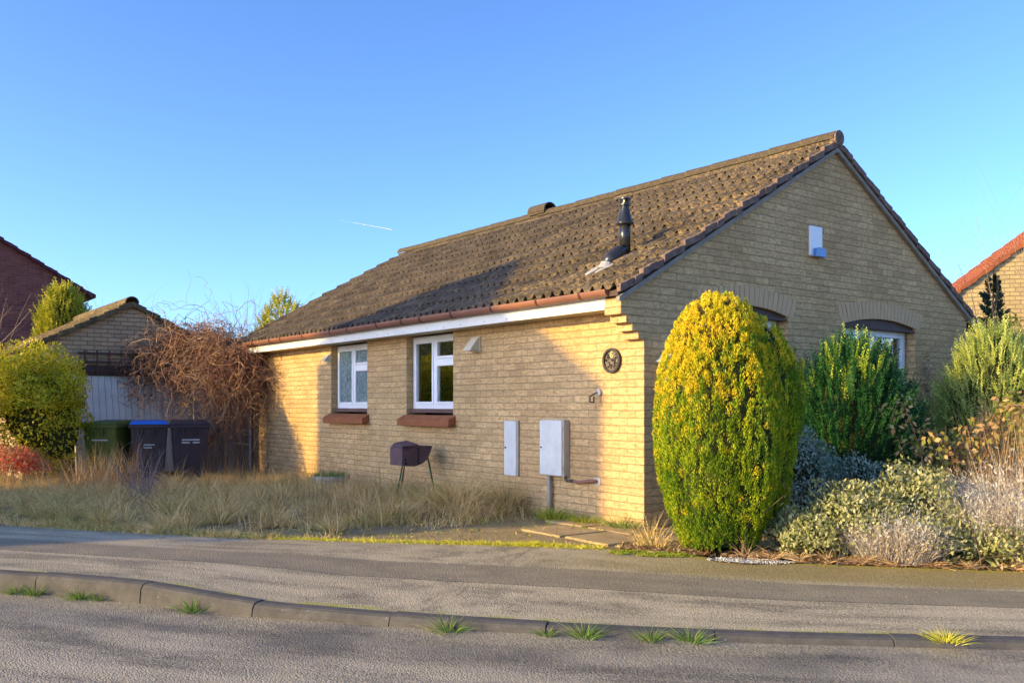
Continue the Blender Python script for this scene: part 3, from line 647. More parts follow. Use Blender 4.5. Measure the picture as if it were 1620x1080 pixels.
lb = thing('porch_hood', 'cream scrolled hood on a tapering bracket, half hidden beside the gable conifer', 'wall hood', (0, .33, 1.30))
MB().prism([(-.13, .0), (.13, .0), (.15, .285), (-.15, .285)], 'x', .0005, .10).build('body', M['cream'], lb, .006)
hp = [(-.20, .29), (-.165, .285), (.165, .285), (.20, .29), (.16, .32), (.09, .37), (.03, .395), (-.03, .395), (-.09, .37), (-.16, .32)]
MB().prism(hp, 'x', .0005, .14).build('hood', M['cream'], lb, .006)

# ---------------------------------------------------------------- neighbouring buildings
def gable_house(name, label, origin, beta, width, depth, eave, ridge, wallm, tilem, over=.12, nrow=10, wave=.3, amp=.02, back=True, open_spans=None, vergem=None):
    """gable end faces local +x at x=0, its width along local y, ridge runs to -x"""
    h = thing(name, label, 'house', (origin[0], origin[1], origin[2]), beta)
    c = width/2; sl = (ridge-eave)/c; rz = lambda y: ridge-sl*abs(y-c)
    spans = []
    for a, b, z0, z1 in (open_spans or [(0, c, -.6, -.6), (c, width, -.6, -.6)]):
        ys = [a]+([c] if a < c < b else [])+[b]
        for p, q in zip(ys, ys[1:]): spans.append((p, q, z0, z1, rz(p)-.06, rz(q)-.06))
    wall_slab('wall', wallm, h, 'x', -.22, 0, spans)
    wall_slab('wall', wallm, h, 'x', -depth, -depth+.22, [(0, c, -.6, -.6, rz(0)-.06, rz(c)-.06), (c, width, -.6, -.6, rz(c)-.06, rz(width)-.06)])
    wall_slab('wall', wallm, h, 'y', 0, .22, [(-depth+.22, -.22, -.6, -.6, eave-.08, eave-.08)]); wall_slab('wall', wallm, h, 'y', width-.22, width, [(-depth+.22, -.22, -.6, -.6, eave-.08, eave-.08)])
    a1 = tile_slope(-over*1.6, c, ridge, sl, -depth-over, over*.5, nrow, wave, amp, spw=6, seed=3); a2 = tile_slope(width+over*1.6, c, ridge, sl, -depth-over, over*.5, nrow, wave, amp, spw=6, seed=4)
    r = link('roof', npmesh('roof', *join([a1, (a2[0], a2[1][:, ::-1])])), tilem, h)
    m = MB()
    for ye in (-over*1.6, width+over*1.6):
        m.hexa([(-depth-over+.02, ye, ridge-sl*abs(ye-c)-.05), (over*.5-.02, ye, ridge-sl*abs(ye-c)-.05), (over*.5-.02, c, ridge-.05), (-depth-over+.02, c, ridge-.05), (-depth-over+.02, ye, ridge-sl*abs(ye-c)-.01), (over*.5-.02, ye, ridge-sl*abs(ye-c)-.01), (over*.5-.02, c, ridge-.01), (-depth-over+.02, c, ridge-.01)])
    m.build('roof_deck', M['darkwood'], r)
    for ye in (-over*1.6, width+over*1.6): verge(.004, over*.5+.03, ye, c, ridge+.01, sl, nrow, r, .10, vergem or tilem)
    rd = halfround(depth+over*1.2, .12, .12); o = rd.build('ridge_capping', tilem, r); o.location = (-depth-over*.7, c, ridge+.0)
    return h
# garage
gar = gable_house('garage', 'low buff brick garage with mossy tiled gable and pale half open door behind the bins', (-11, -3.60, -.1), 0, 3.5, 5.5, 2.22, 3.12, M['brick_g'], M['roof_g'], .12, 8, .15, .03,
    open_spans=[(0, .72, -.6, -.6), (.72, 2.92, 1.98, 1.98), (2.92, 3.5, -.6, -.6)], vergem=M['roof_g'])
m = MB().box((-.20, .60, 1.80), (.02, 3.05, 1.975)); m.build('lintel', M['darkwood'], gar)
dr = MB(); W0, W1 = .76, 2.90; n_ = 20
for i in range(n_):
    a = W0+(W1-W0)*i/n_; b = W0+(W1-W0)*(i+1)/n_
    dr.hexa([(.38, a+.006, .10), (.405, a+.006, .10), (.405, b-.006, .10), (.38, b-.006, .10), (-.04, a+.006, 1.79), (-.015, a+.006, 1.79), (-.015, b-.006, 1.79), (-.04, b-.006, 1.79)])
dr.hexa([(.365, W0, .08), (.385, W0, .08), (.385, W1, .08), (.365, W1, .08), (-.055, W0, 1.795), (-.035, W0, 1.795), (-.035, W1, 1.795), (-.055, W1, 1.795)])
dr.build('door', M['garagedoor'], gar)
MB().box((-3, .3, -.2), (-2.9, 3.2, 2.1)).build('dark_garage_backing', M['dark'], gar)
tr = MB()
for z in (1.86, 2.02, 2.17): tr.box((.03, .85, z), (.055, 2.75, z+.03))
for y in np.arange(.95, 2.75, .2): tr.box((.056, y, 1.80), (.075, y+.025, 2.24))
props(tr.build('trellis', M['darkwood']), 'dark weathered timber trellis fixed across the garage gable above the door', 'trellis').location = (-11, -3.6, -.1)
# red brick house behind, left
X0 = -22; y_r = -.159
gable_house('red_brick_house', 'dark red brick house with maroon tiled verge behind the garage', (X0, y_r-8.2, 0), 0, 8.0, 7, 4.50, 6.85, M['brick_red'], M['darkredtile'], .2, 13, .3, .015)
# yellow brick neighbour, right
by = R_(38); gable_house('yellow_brick_house', 'sunlit yellow brick house with orange tiled verge behind the right hand shrubs', (-3.41, 12.63, 0), by-R_(90), 8.4, 8, 3.5, 6.69, M['brick_r'], M['redtile'], .1, 14, .3, .02)
# house over the road, out of frame, that throws the gable shaped shade
oh = thing('house_opposite', 'tall gabled house over the road throwing its shade on the bungalow', 'house', (-4.685, -16.337, 0), R_(-16))
MB().prism([(-6.73, -.3), (-.93, -.3), (-.93, 5.68), (-3.4, 7.3), (-6.73, 5.7)], 'y', -8, 0).build('wall', M['brick_red'], oh)
MB().prism([(-.93, 5.685), (-.55, 5.62), (-.55, 5.88), (-1.01, 6.12), (-1.62, 6.49), (-2.96, 7.36), (-3.35, 7.66), (-4.38, 7.14), (-5.03, 6.60), (-5.9, 6.21), (-6.95, 5.78), (-6.95, 5.55), (-6.735, 5.66), (-3.4, 7.305)], 'y', -8.2, .15).build('roof', M['darkredtile'], oh)

# ---------------------------------------------------------------- wheelie bins
def bin_(label, loc, rz, body, lid, writing):
    b = thing('wheelie_bin', label, 'bin', loc, rz, 'wheelie bins in front of the garage')
    H = 1.0; w0, w1, d0, d1 = .22, .285, .24, .33     # local: front faces +x
    m = MB().hexa([(-d0, -w0, .05), (d0, -w0, .05), (d0, w0, .05), (-d0, w0, .05), (-d1, -w1, H), (d1, -w1, H), (d1, w1, H), (-d1, w1, H)])
    bo = m.build('body', body, b, .02)
    r = MB().box((-d1-.015, -w1-.025, H-.055), (d1+.02, w1+.025, H))
    for y in (-.12, .06): r.box((d1-.02, y, H-.17), (d1+.018, y+.02, H-.055))
    for y in (-.2, .1): r.box((d1-.03, y, H-.13), (d1+.012, y+.02, H-.055))
    r.build('rim', body, bo, .006)
    l = MB().hexa([(-d1-.03, -w1-.02, H+.002), (d1+.035, -w1-.02, H+.002), (d1+.035, w1+.02, H+.002), (-d1-.03, w1+.02, H+.002), (-d1, -w1+.02, H+.07), (d1-.03, -w1+.02, H+.045), (d1-.03, w1-.02, H+.045), (-d1, w1-.02, H+.07)])
    li = l.build('lid', lid, b, .015)
    MB().tube([(-d1-.07, -w1+.05, H-.02), (-d1-.07, w1-.05, H-.02)], .016, 10).build('handle', body, b)
    for y in (-w0-.03, w0-.015):
        MB().tube([(-d0+.02, y, .10), (-d0+.02, y+.045, .10)], .10, 18).build('wheel', M['black'], b)
    if writing:
        z0, ncol, rows, sz = writing
        for r_ in range(rows):
            lt = MB()
            zz = z0-r_*.045; y = -ncol*.021/2
            for i in range(ncol):
                if r_ == 1 and i in (6, 7): continue
                xx = d0+(d1-d0)*(zz-.05)/(H-.05)+.003; k = .018; hh = sz
                y0 = y+i*.021
                # letter-like strokes
                lt.box((xx, y0, zz), (xx+.002, y0+.005, zz+hh)).box((xx, y0+.011, zz), (xx+.002, y0+.016, zz+hh)).box((xx, y0+.005, zz+(0 if i % 3 else hh-.006)), (xx+.002, y0+.011, zz+(.006 if i % 3 else hh)))
                if i % 2: lt.box((xx, y0+.005, zz+hh*.42), (xx+.002, y0+.011, zz+hh*.42+.006))
            lt.build('lettering', M['white'], bo)
    return b
fa = math.atan2(-.605, .797)
bin_('olive green wheelie bin, leftmost of the three, beside the golden bush', (-9.70, -2.52, -.14), fa-.10, M['bin_green'], M['bin_green'], (.74, 13, 1, .022))
bin_('brown wheelie bin with bright blue lid, middle of the three', (-9.42, -1.98, -.14), fa+.40, M['bin_brown'], M['blue'], (.66, 8, 2, .020))
bin_('dark brown black wheelie bin with dark lid, rightmost of the three', (-9.02, -1.44, -.14), fa+.40, M['bin_black'], M['bin_black'], (.74, 13, 2, .024))

# ---------------------------------------------------------------- side gate
gt = thing('side_gate', 'weathered grey plank gate with diagonal brace between garage and bungalow', 'gate', (-9.98, -.02, -.1))
m = MB()
for i in range(9):
    y0 = -1.05+i*.112; h = 1.75+random.uniform(-.03, .03); m.box((-.01, y0, .03), (.014, y0+.104, h))
pk = m.build('plank_panel', M['fence'], gt, .003)
for z in (.35, 1.35): MB().box((.016, -1.04, z), (.05, -.06, z+.09)).build('rail', M['fence'], gt, .003)
MB().hexa([(.051, -1.02, .45), (.075, -1.02, .45), (.075, -.93, .45), (.051, -.93, .45), (.051, -.16, 1.34), (.075, -.16, 1.34), (.075, -.07, 1.34), (.051, -.07, 1.34)]).build('brace', M['bark'], gt)
MB().box((-.04, -.055, 0), (.05, .015, 1.93)).build('gate_post', M['white'], gt, .004)
MB().box((.051, -.020, 0), (.085, .018, 1.93)).build('gate_post', M['sillshade_post'], gt, .004)
# ---------------------------------------------------------------- barbecue
bq = thing('barbecue', 'rusty purple half drum barbecue on thin green legs against the front wall', 'barbecue', (-3.50, -.62, 0))
pr = [(0, .43), (.17, .415), (.28, .44), (.36, .49), (.41, .58), (.44, .665), (.40, .665), (.24, .66), (.0, .655)]
bo = MB().prism(pr, 'x', -.30, 0).build('drum', M['rust'], bq, .006)
ld = MB().hexa([(-.28, .0, .66), (.02, -.01, .66), (.02, .24, .66), (-.28, .24, .66), (-.26, .03, .70), (.012, .0, .672), (.012, .22, .69), (-.26, .22, .73)]).build('lid', M['rust'], bq, .004)
for y, z, r in ((.04, .50, .012), (.05, .46, .016)): MB().tube([(.001, y, z), (.02, y, z)], r, 10).build('vent', M['black'], bo)
MB().box((.001, .225, .44), (.012, .24, .67)).build('seam', M['black'], bo)
for p, q in (((-.02, .02, .45), (-.06, -.06, -.03)), ((-.03, .38, .55), (.03, .48, -.03)), ((-.27, .2, .44), (-.42, .2, -.03))):
    MB().tube([p, q], .010, 8).build('leg', M['legs'], bq)
# ---------------------------------------------------------------- planter
pt = thing('planter', 'octagonal pale concrete planter with green plants by the front wall', 'planter', (-5.70, -.50, -.08))
m = MB(); n_ = 8
def octa(r, z): return [(r*math.cos((k+.5)*math.pi/4), r*math.sin((k+.5)*math.pi/4), z) for k in range(8)]
rings = [octa(.20, 0), octa(.235, .20), octa(.26, .20), octa(.265, .25), octa(.225, .25), octa(.22, .20)]
for r in rings: m.v += r
m.f += [(i*8+j, i*8+(j+1) % 8, (i+1)*8+(j+1) % 8, (i+1)*8+j) for i in range(5) for j in range(8)]+[tuple(range(40, 48)), tuple(range(8))[::-1]]
m.build('bowl', M['concrete'], pt, .004)
n = 900; a = rnd(n, 0, 6.28); r = .22*np.sqrt(rnd(n)); P = np.c_[r*np.cos(a), r*np.sin(a), np.full(n, .19)]; D = np.c_[np.cos(a)*.4+rng.normal(0, .3, n), np.sin(a)*.4+rng.normal(0, .3, n), np.ones(n)]
link('plants', npmesh('plants', *strips(P, D, rnd(n, .06, .16), rnd(n, .008, .016), rng.normal(0, .03, (n, 3)), 2)), M['greengrass'], pt)
# contrail, a real streak of cloud very far away
M['cloud'] = plain('vapour', (.95, .95, .95), (.9, .9, .9), .02, 1)
o = MB().tube([(-2732, 1348, 616), (-2704, 1386, 607.5), (-2675, 1423, 599), (-2648, 1458, 591), (-2624, 1490, 583), (-2620, 1496, 581.5)], [.1, .3, .6, .9, 1.2, .3], 8).build('contrail', M['cloud'])
props(o, 'short thin white vapour streak alone in the blue sky', 'contrail')
# ---------------------------------------------------------------- vegetation
def inside(P):
    d = P[:, None, :]-A[None, 30:210]; k = (d**2).sum(2).argmin(1); I = inn[30:210][k]
    return (d[np.arange(len(P)), k]*I).sum(1)
def tree(name, label, cat, loc, group=None): return thing(name, label, cat, loc, 0, group)
def lumpy(th, z, f1=4., f2=1.2, seed=0): return vnoise(np.stack([np.cos(th)*f1, np.sin(th)*f1, z*f2*3], -1), .9, seed)
def shell(prof, n, depth=.22, lump=.10, seed=0, f1=4., f2=1.2, c=(0, 0)):
    """points in the outer shell of a body of revolution; returns P, outward"""
    zs = np.array([p[0] for p in prof]); rs = np.array([p[1] for p in prof])
    g = np.linspace(zs[0], zs[-1], 200); wt = np.interp(g, zs, rs)+.06; cdf = np.cumsum(wt)/wt.sum()
    z = np.interp(rnd(n), cdf, g); th = rnd(n, 0, 2*math.pi); r0 = np.interp(z, zs, rs)
    L_ = lumpy(th, z, f1, f2, seed); u = rnd(n)**2
    r = r0*(1+lump*L_)-u*depth*r0
    dr = (np.interp(z+.03, zs, rs)-np.interp(z-.03, zs, rs))/.06
    O = unit(np.stack([np.cos(th), np.sin(th), -np.clip(dr, -3, 1)], -1))
    return np.stack([r*np.cos(th)+c[0], r*np.sin(th)+c[1], z], -1), O
def core(prof, k=.78, c=(0, 0), lump=.08, seed=0):
    n = 28; V = []; zz = np.linspace(prof[0][0], prof[-1][0], 22)
    for z in zz:
        for j in range(n):
            th = 2*math.pi*j/n; r = np.interp(z, [p[0] for p in prof], [p[1] for p in prof])*k*(1+lump*float(lumpy(np.array([th]), np.array([z]), 4, 1.2, seed)[0]))
            V.append((c[0]+r*math.cos(th), c[1]+r*math.sin(th), z))
    F = [[i*n+j, i*n+(j+1) % n, (i+1)*n+(j+1) % n, (i+1)*n+j] for i in range(21) for j in range(n)]
    return np.array(V), np.array(F)
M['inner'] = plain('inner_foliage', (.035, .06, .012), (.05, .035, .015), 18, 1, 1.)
UP = np.array([0, 0, 1.])
def scale_leaves(P, O, up=.8, L=(.03, .07), W=(.012, .022), jit=.35, fan=3, spread=.5):
    out_ = []
    for k in range(fan):
        D = unit(O*.75+UP*up+rng.normal(0, jit, P.shape)); N = unit(O+rng.normal(0, .5, P.shape))
        out_.append(leaf_quads(P+rng.normal(0, .008, P.shape), D, N, rnd(len(P), *L), rnd(len(P), *W)))
    return join(out_)
def plumes(P, D, L, per=12, ll=(.03, .06), lw=.010, ang=.75, axisw=.012):
    n = len(P); D = unit(D); N = unit(np.cross(D, rng.normal(size=(n, 3)))); S = np.cross(D, N); out_ = []
    for k in range(per):
        t = (k+.5)/per; side = 1 if k % 2 else -1
        base = P+D*(L*t)[:, None]+UP*(t*t*.05); taper = 1-.65*t
        d = D*math.cos(ang)+S*side*math.sin(ang)+rng.normal(0, .16, P.shape)
        out_.append(leaf_quads(base, d, N, rnd(n, *ll)*taper, np.full(n, lw*1.5)))
    out_.append(leaf_quads(P, D, N, L*1.05, np.full(n, axisw)))
    return join(out_)
def stems_mesh(base, n, height, spread, r=.006, k=7, wig=.03, lean=.25, sides=4, area=.1, fork=0):
    b = np.array(base)+np.c_[rng.normal(0, area, (n, 2)), np.zeros(n)]; h = rnd(n, height[0], height[1]); a = rnd(n, 0, 6.28); sp_ = np.abs(rng.normal(0, spread, n))
    t = np.linspace(0, 1, k); P = np.empty((n, k, 3)); w_ = np.cumsum(rng.normal(0, wig, (n, k, 3)), 1); w_[:, 0] = 0
    P[:, :, 0] = b[:, :1]+(np.cos(a)*sp_)[:, None]*t**1.3; P[:, :, 1] = b[:, 1:2]+(np.sin(a)*sp_)[:, None]*t**1.3; P[:, :, 2] = b[:, 2:]+h[:, None]*t
    P += w_*h[:, None, None]; R = r*(1-.8*t)[None]*rnd(n, .6, 1.3)[:, None]; parts = [tubes(P, R, sides)]
    cur = (P, R)
    for lev in range(fork):
        P0, R0 = cur; m = len(P0)*3 if lev == 0 else len(P0)*2; i = rng.integers(0, len(P0), m); j = rng.integers(1, k-1, m); st = P0[i, j]
        d = unit(P0[i, j+1]-P0[i, j])+rng.normal(0, .55, (m, 3)); d = unit(d); d[:, 2] += .25; ll = rnd(m, .18, .45)*h.mean()*(.75**lev)
        Q = st[:, None]+d[:, None]*(t[None, :, None]*ll[:, None, None])+np.cumsum(rng.normal(0, wig*.6, (m, k, 3)), 1)*ll[:, None, None]; Q[:, 0] = st
        RR = (R0[i, j]*.7)[:, None]*(1-.75*t)[None]; parts.append(tubes(Q, RR, 3)); cur = (Q, RR)
    return join(parts)
def mound(n, c, rad, seed=0, depth=.3, lump=.2, low=0.):
    a = rng.normal(size=(n, 3)); a = unit(a); a[:, 2] = np.abs(a[:, 2])*(1 if low == 0 else 1)
    if low: a[:, 2] = np.where(rnd(n) < low, -a[:, 2], a[:, 2])
    r = 1+lump*vnoise(a, 2.6, seed)-depth*rnd(n)**2; P = a*r[:, None]*np.array(rad)+np.array(c)
    return P, unit(a/np.array(rad))
def leafy(P, O, L, W, up=.3, jit=.8, lift=.5):
    D = unit(O*lift+UP*up+rng.normal(0, jit, P.shape)); N = unit(O+UP*.5+rng.normal(0, .45, P.shape)); return leaf_quads(P, D, N, rnd(len(P), *L), rnd(len(P), *W), .4)

def clusters(P, O, per, size, up=.6, L=(.02, .045), W=(.010, .017), jit=.3):
    """leaves on the outside of many small upright tufts: tufts P with outward O"""
    n = len(P); i = np.repeat(np.arange(n), per); a = unit(rng.normal(size=(n*per, 3))+O[i]*.9+UP*.3); sz = rnd(n, .7, 1.35)[i][:, None]*np.array(size)
    Q = P[i]+a*sz; D = unit(a*.55+O[i]*.35+UP*up+rng.normal(0, jit, Q.shape)); N = unit(a+rng.normal(0, .4, Q.shape)); return leaf_quads(Q, D, N, rnd(n*per, *L), rnd(n*per, *W), .3)
c1 = tree('golden_conifer', 'big rounded golden green conifer standing in front of the gable corner', 'conifer', (1.28, -.46, 0))
pm = [(.05, .27), (.15, .33), (.35, .41), (.65, .49), (.9, .505), (1.15, .49), (1.4, .45), (1.6, .40), (1.8, .32), (1.95, .22), (2.04, .09)]
p2 = [(.12, .14), (.4, .24), (.8, .30), (1.3, .31), (1.6, .26), (1.76, .17), (1.84, .06)]
p3 = [(.7, .05), (.95, .15), (1.25, .17), (1.5, .14), (1.60, .05)]
o2 = (.10, .36); o3 = (.18, .62)
A_ = [shell(pm, 3400, .08, .075, 1, 10, .3), shell(p2, 1300, .09, .09, 2, 8, .4, o2), shell(p3, 230, .15, .2, 3, 5, .8, o3)]
P = np.concatenate([a[0] for a in A_]); O = np.concatenate([a[1] for a in A_]); gold_lit = rnd(len(P)) < np.clip((P[:, 2]-.95-.35*(P[:, 1]+P[:, 0]*.8))/.85, .04, .95)  # golden tips gathered left and high to paint the sunlit side
link('foliage', npmesh('foliage', *clusters(P[~gold_lit], O[~gold_lit], 38, (.014, .014, .062), 1.3, (.015, .032), (.005, .009), .25)), M['goldcon'], c1)
link('golden_lit_tips', npmesh('golden_lit_tips', *clusters(P[gold_lit], O[gold_lit], 38, (.018, .018, .042), .9, (.015, .030), (.006, .010), .28)), M['goldlit'], c1)
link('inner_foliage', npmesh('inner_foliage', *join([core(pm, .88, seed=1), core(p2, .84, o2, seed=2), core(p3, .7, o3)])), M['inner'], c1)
link('stem', npmesh('stem', *stems_mesh((0, 0, -.02), 14, (.3, .5), .18, .014, 5, .03, area=.12)), M['bark'], c1)
# --- green cypress
c2 = tree('green_cypress', 'dark green feathery cypress with sunlit tips painted yellow under the arched gable window', 'conifer', (.90, 2.08, 0))
pg = [(.0, .42), (.4, .53), (.85, .56), (1.15, .50), (1.38, .38), (1.56, .25), (1.68, .10)]
P, O = shell(pg, 2300, .30, .16, 6, 6, .8); D = O*.62+UP*.85+rng.normal(0, .2, P.shape)
link('foliage', npmesh('foliage', *plumes(P, D, rnd(len(P), .15, .30), 18, (.035, .075), .011, .62)), M['greencon'], c2)
P, O = shell([(1.2, .44), (1.42, .34), (1.58, .22), (1.70, .1)], 170, .3, .2, 6, 5, .8); D = O*.35+UP*1.0+rng.normal(0, .25, P.shape)
link('sunlit_tips', npmesh('sunlit_tips', *plumes(P, D, rnd(len(P), .16, .30), 20, (.035, .07), .012, .62)), M['suntips'], c2)  # plumes painted yellow green for the sun on the crown
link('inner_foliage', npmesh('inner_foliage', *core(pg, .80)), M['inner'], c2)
link('stem', npmesh('stem', *stems_mesh((0, 0, -.02), 8, (.6, 1.2), .2, .02, 5, .03, area=.1)), M['bark'], c2)
# --- pale cypress
c3 = tree('pale_cypress', 'pale yellow green cypress right of the bungalow gable', 'conifer', (1.47, 3.82, 0))
pg = [(.0, .44), (.4, .56), (.9, .58), (1.25, .50), (1.55, .37), (1.8, .22), (1.95, .08)]
P, O = shell(pg, 3400, .25, .20, 8, 6, .9); D = O*.6+UP*.8+rng.normal(0, .25, P.shape)
link('foliage', npmesh('foliage', *plumes(P, D, rnd(len(P), .10, .22), 12, (.022, .045), .012, .7)), M['lightcon'], c3)
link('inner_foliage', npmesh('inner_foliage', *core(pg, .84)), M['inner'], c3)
link('stem', npmesh('stem', *stems_mesh((0, 0, -.02), 6, (.6, 1.2), .2, .02, 5, .03, area=.1)), M['bark'], c3)
# --- spruce and green tree behind
c4 = tree('spruce', 'small dark spruce with spiky tiers in front of the yellow brick house', 'conifer', (-.05, 7.13, 0))
pt_ = []; nn = 26
for i in range(nn):
    z = .9+2.15*i/nn; r = .62*(1-(z-.6)/2.6)*random.uniform(.75, 1.25); m_ = 9
    a = rnd(m_, 0, 6.28); pt_.append(np.c_[np.cos(a)*.02, np.sin(a)*.02, np.full(m_, z), np.cos(a), np.sin(a), rnd(m_, -.1, .35), np.full(m_, r)])
Q = np.concatenate(pt_); link('foliage', npmesh('foliage', *plumes(Q[:, :3], Q[:, 3:6], Q[:, 6], 22, (.05, .11), .020, .8, .03)), M['spruce'], c4)
MB().tube([(0, 0, 0), (0, 0, 1.5), (.01, 0, 3.15)], [.05, .03, .005], 7).build('trunk', M['bark'], c4)
c5 = tree('garden_shrub', 'yellow green shrub behind the tall bare stems at the right edge', 'shrub', (.95, 5.95, 0))
P, O = mound(6500, (0, 0, 1.2), (.62, .62, 1.0), 5, .4, .25, .4); link('foliage', npmesh('foliage', *leafy(P, O, (.05, .10), (.02, .035), .5)), M['yelcon'], c5)
link('stem', npmesh('stem', *stems_mesh((0, 0, -.02), 8, (.8, 1.6), .3, .02, 5, .03, area=.1)), M['bark'], c5)
b1 = stems_mesh((0, 0, 0), 15, (1.9, 3.4), .34, .011, 9, .012, area=.14, fork=2)
props(link('bare_shrub', npmesh('bare_shrub', *b1), M['twig']), 'tall bare many stemmed shrub at the right edge against the yellow brick house', 'shrub').location = (1.42, 4.85, 0)
# --- dead climber on the wall
n = 900; P = np.c_[rnd(n, .005, .07), rnd(n, 5.06, 5.20)+.03*np.sin(rnd(n)*9), rnd(n, .2, 1.85)]; keep = rnd(n) < np.clip((2.0-P[:, 2]), .2, 1); P = P[keep]
props(link('wall_climber', npmesh('wall_climber', *leafy(P, np.tile([1., 0, 0], (len(P), 1)), (.03, .06), (.02, .03))), M['ivy']), 'thin beige dead climber on the gable wall beside the arched window', 'climber')
# --- variegated shrub in shade, and lit ones along the bed
def leafshrub(name, label, loc, lobes, mat, L, W, stemn=14, sh=(.2, .5), core_=True, up=.5):
    s = tree(name, label, 'shrub', loc); PP = []; OO = []
    for (n, c, rad, sd) in lobes:
        p, o_ = mound(n, c, rad, sd, .5, .30, .15); PP.append(p); OO.append(o_)
    P = np.concatenate(PP); O = np.concatenate(OO); k = P[:, 2] > .015; P = P[k]; O = O[k]
    link('foliage', npmesh('foliage', *leafy(P, O, L, W, up)), mat, s)
    if core_:
        cs = []
        for (n, c, rad, sd) in lobes:
            th, ph = np.meshgrid(np.linspace(0, 2*math.pi, 15)[:-1], np.linspace(.05, math.pi-.05, 9)); v = np.stack([np.cos(th)*np.sin(ph)*rad[0], np.sin(th)*np.sin(ph)*rad[1], np.cos(ph)*rad[2]], -1)*.60+np.array(c)
            v = v.reshape(-1, 3); v[:, 2] = np.maximum(v[:, 2], -.1); f = np.array([[i*14+j, (i+1)*14+j, (i+1)*14+(j+1) % 14, i*14+(j+1) % 14] for i in range(8) for j in range(14)]); cs.append((v, f))
        link('inner_foliage', npmesh('inner_foliage', *join(cs)), M['inner'], s)
    link('stem', npmesh('stem', *stems_mesh((0, 0, -.02), stemn, sh, .2, .008, 6, .05, area=.15)), M['bark'], s)
    return s
leafshrub('variegated_shrub', 'blue grey variegated shrub in shade between the golden and the green conifer', (1.20, .95, 0), [(4200, (0, 0, .25), (.42, .42, .42), 1), (2600, (-.05, -.10, .60), (.28, .28, .38), 2), (2600, (.28, .30, .32), (.34, .34, .33), 3), (1500, (.35, -.25, .12), (.35, .3, .25), 4)], M['eub'], (.025, .045), (.014, .022))
leafshrub('variegated_shrub', 'low sunlit cream edged shrub right beside the foot of the golden conifer', (1.95, .02, 0), [(3200, (-.12, -.12, .10), (.34, .26, .22), 5), (3600, (.18, .15, .22), (.36, .3, .34), 6)], M['eua'], (.025, .048), (.015, .024), 20, (.1, .3))
leafshrub('variegated_shrub', 'taller sunlit cream edged shrub in the middle of the right hand bed', (2.33, .62, 0), [(4200, (0, 0, .30), (.42, .34, .38), 8), (2200, (.25, -.25, .12), (.34, .24, .2), 9)], M['eua'], (.025, .048), (.015, .024), 20, (.1, .4))
leafshrub('variegated_shrub', 'low sunlit cream edged shrub at the right edge of the bed by the pavement', (2.85, .62, 0), [(3200, (0, 0, .10), (.42, .26, .22), 11), (2200, (.30, .36, .12), (.34, .24, .24), 12)], M['eua'], (.03, .052), (.016, .026), 20, (.1, .3))
def silver(label, loc, n, rad, h, lean=.25):
    s = rng.normal(0, 1, (n, 2)); s = s/np.maximum(1, np.linalg.norm(s, axis=1, keepdims=True))*np.array(rad); P = np.c_[s, np.zeros(n)]; D = np.c_[s*.9+rng.normal(0, lean, (n, 2)), np.ones(n)]
    LL = rnd(n, h[0], h[1])*(1-.35*(np.linalg.norm(s/np.array(rad), axis=1))); a = strips(P, D, LL, rnd(n, .004, .009), rng.normal(0, .05, (n, 3)), 3)
    D = unit(D); m = n*4; i = rng.integers(0, n, m); t = rnd(m, .35, 1.0); Q = P[i]+D[i]*(LL[i]*t)[:, None]; b = leaf_quads(Q, D[i]+rng.normal(0, .7, (m, 3)), rng.normal(size=(m, 3)), rnd(m, .02, .045), rnd(m, .006, .011))
    props(link('lavender', npmesh('lavender', *join([a, b])), M['silver']), label, 'lavender', 'silvery lavender clumps in the bed').location = loc
silver('wide silvery lavender clump low in the middle of the right hand bed', (2.40, .22, 0), 2600, (.30, .22), (.28, .52))
silver('big silvery lavender clump at the right edge of the photo', (2.98, 1.12, 0), 6500, (.48, .46), (.5, .95))
silver('silvery lavender clump just below the bramble stems', (2.42, 1.22, 0), 2200, (.24, .24), (.45, .72))
# --- bramble and dry stems
br_ = tree('bramble', 'arching bramble with tan and green leaves in front of the pale cypress', 'bramble', (2.2, 1.75, 0))
n = 16; t_ = np.linspace(0, 1, 10); P = np.empty((n, 10, 3)); a = rnd(n, 0, 6.28); sp_ = rnd(n, .3, .85); hh = rnd(n, .8, 1.25)
for q, f in ((0, np.cos(a)), (1, np.sin(a))): P[:, :, q] = rng.normal(0, .15, n)[:, None]+(f*sp_)[:, None]*t_[None]
P[:, :, 2] = hh[:, None]*np.sin(t_[None]*2.1); P += np.cumsum(rng.normal(0, .012, P.shape), 1)
link('stem', npmesh('stem', *tubes(P, np.tile((.007*(1-.6*t_))[None], (n, 1)), 4)), plain('bramble_stem', (.34, .16, .10), (.22, .12, .07), 8), br_)
m_ = 1100; i = rng.integers(0, n, m_); j = rng.integers(3, 10, m_); Q = P[i, j]+rng.normal(0, .05, (m_, 3)); link('foliage', npmesh('foliage', *leaf_quads(Q, rng.normal(0, 1, (m_, 3))-UP*.3, UP+rng.normal(0, .6, (m_, 3)), rnd(m_, .035, .075), rnd(m_, .025, .045), .5, .5)), M['bramble'], br_)
n = 2400; s = rng.normal(0, 1, (n, 2))*np.array([.30, .30]); P = np.c_[s, np.zeros(n)]; D = np.c_[rng.normal(0, .16, (n, 2)), np.ones(n)]
props(link('dead_plant', npmesh('dead_plant', *strips(P, D, rnd(n, .5, 1.25), rnd(n, .004, .009), rng.normal(0, .10, (n, 3)), 4)), M['straw']), 'dense upright tan dead stems at the right edge behind the lavender', 'dead plant').location = (2.80, 1.95, 0)
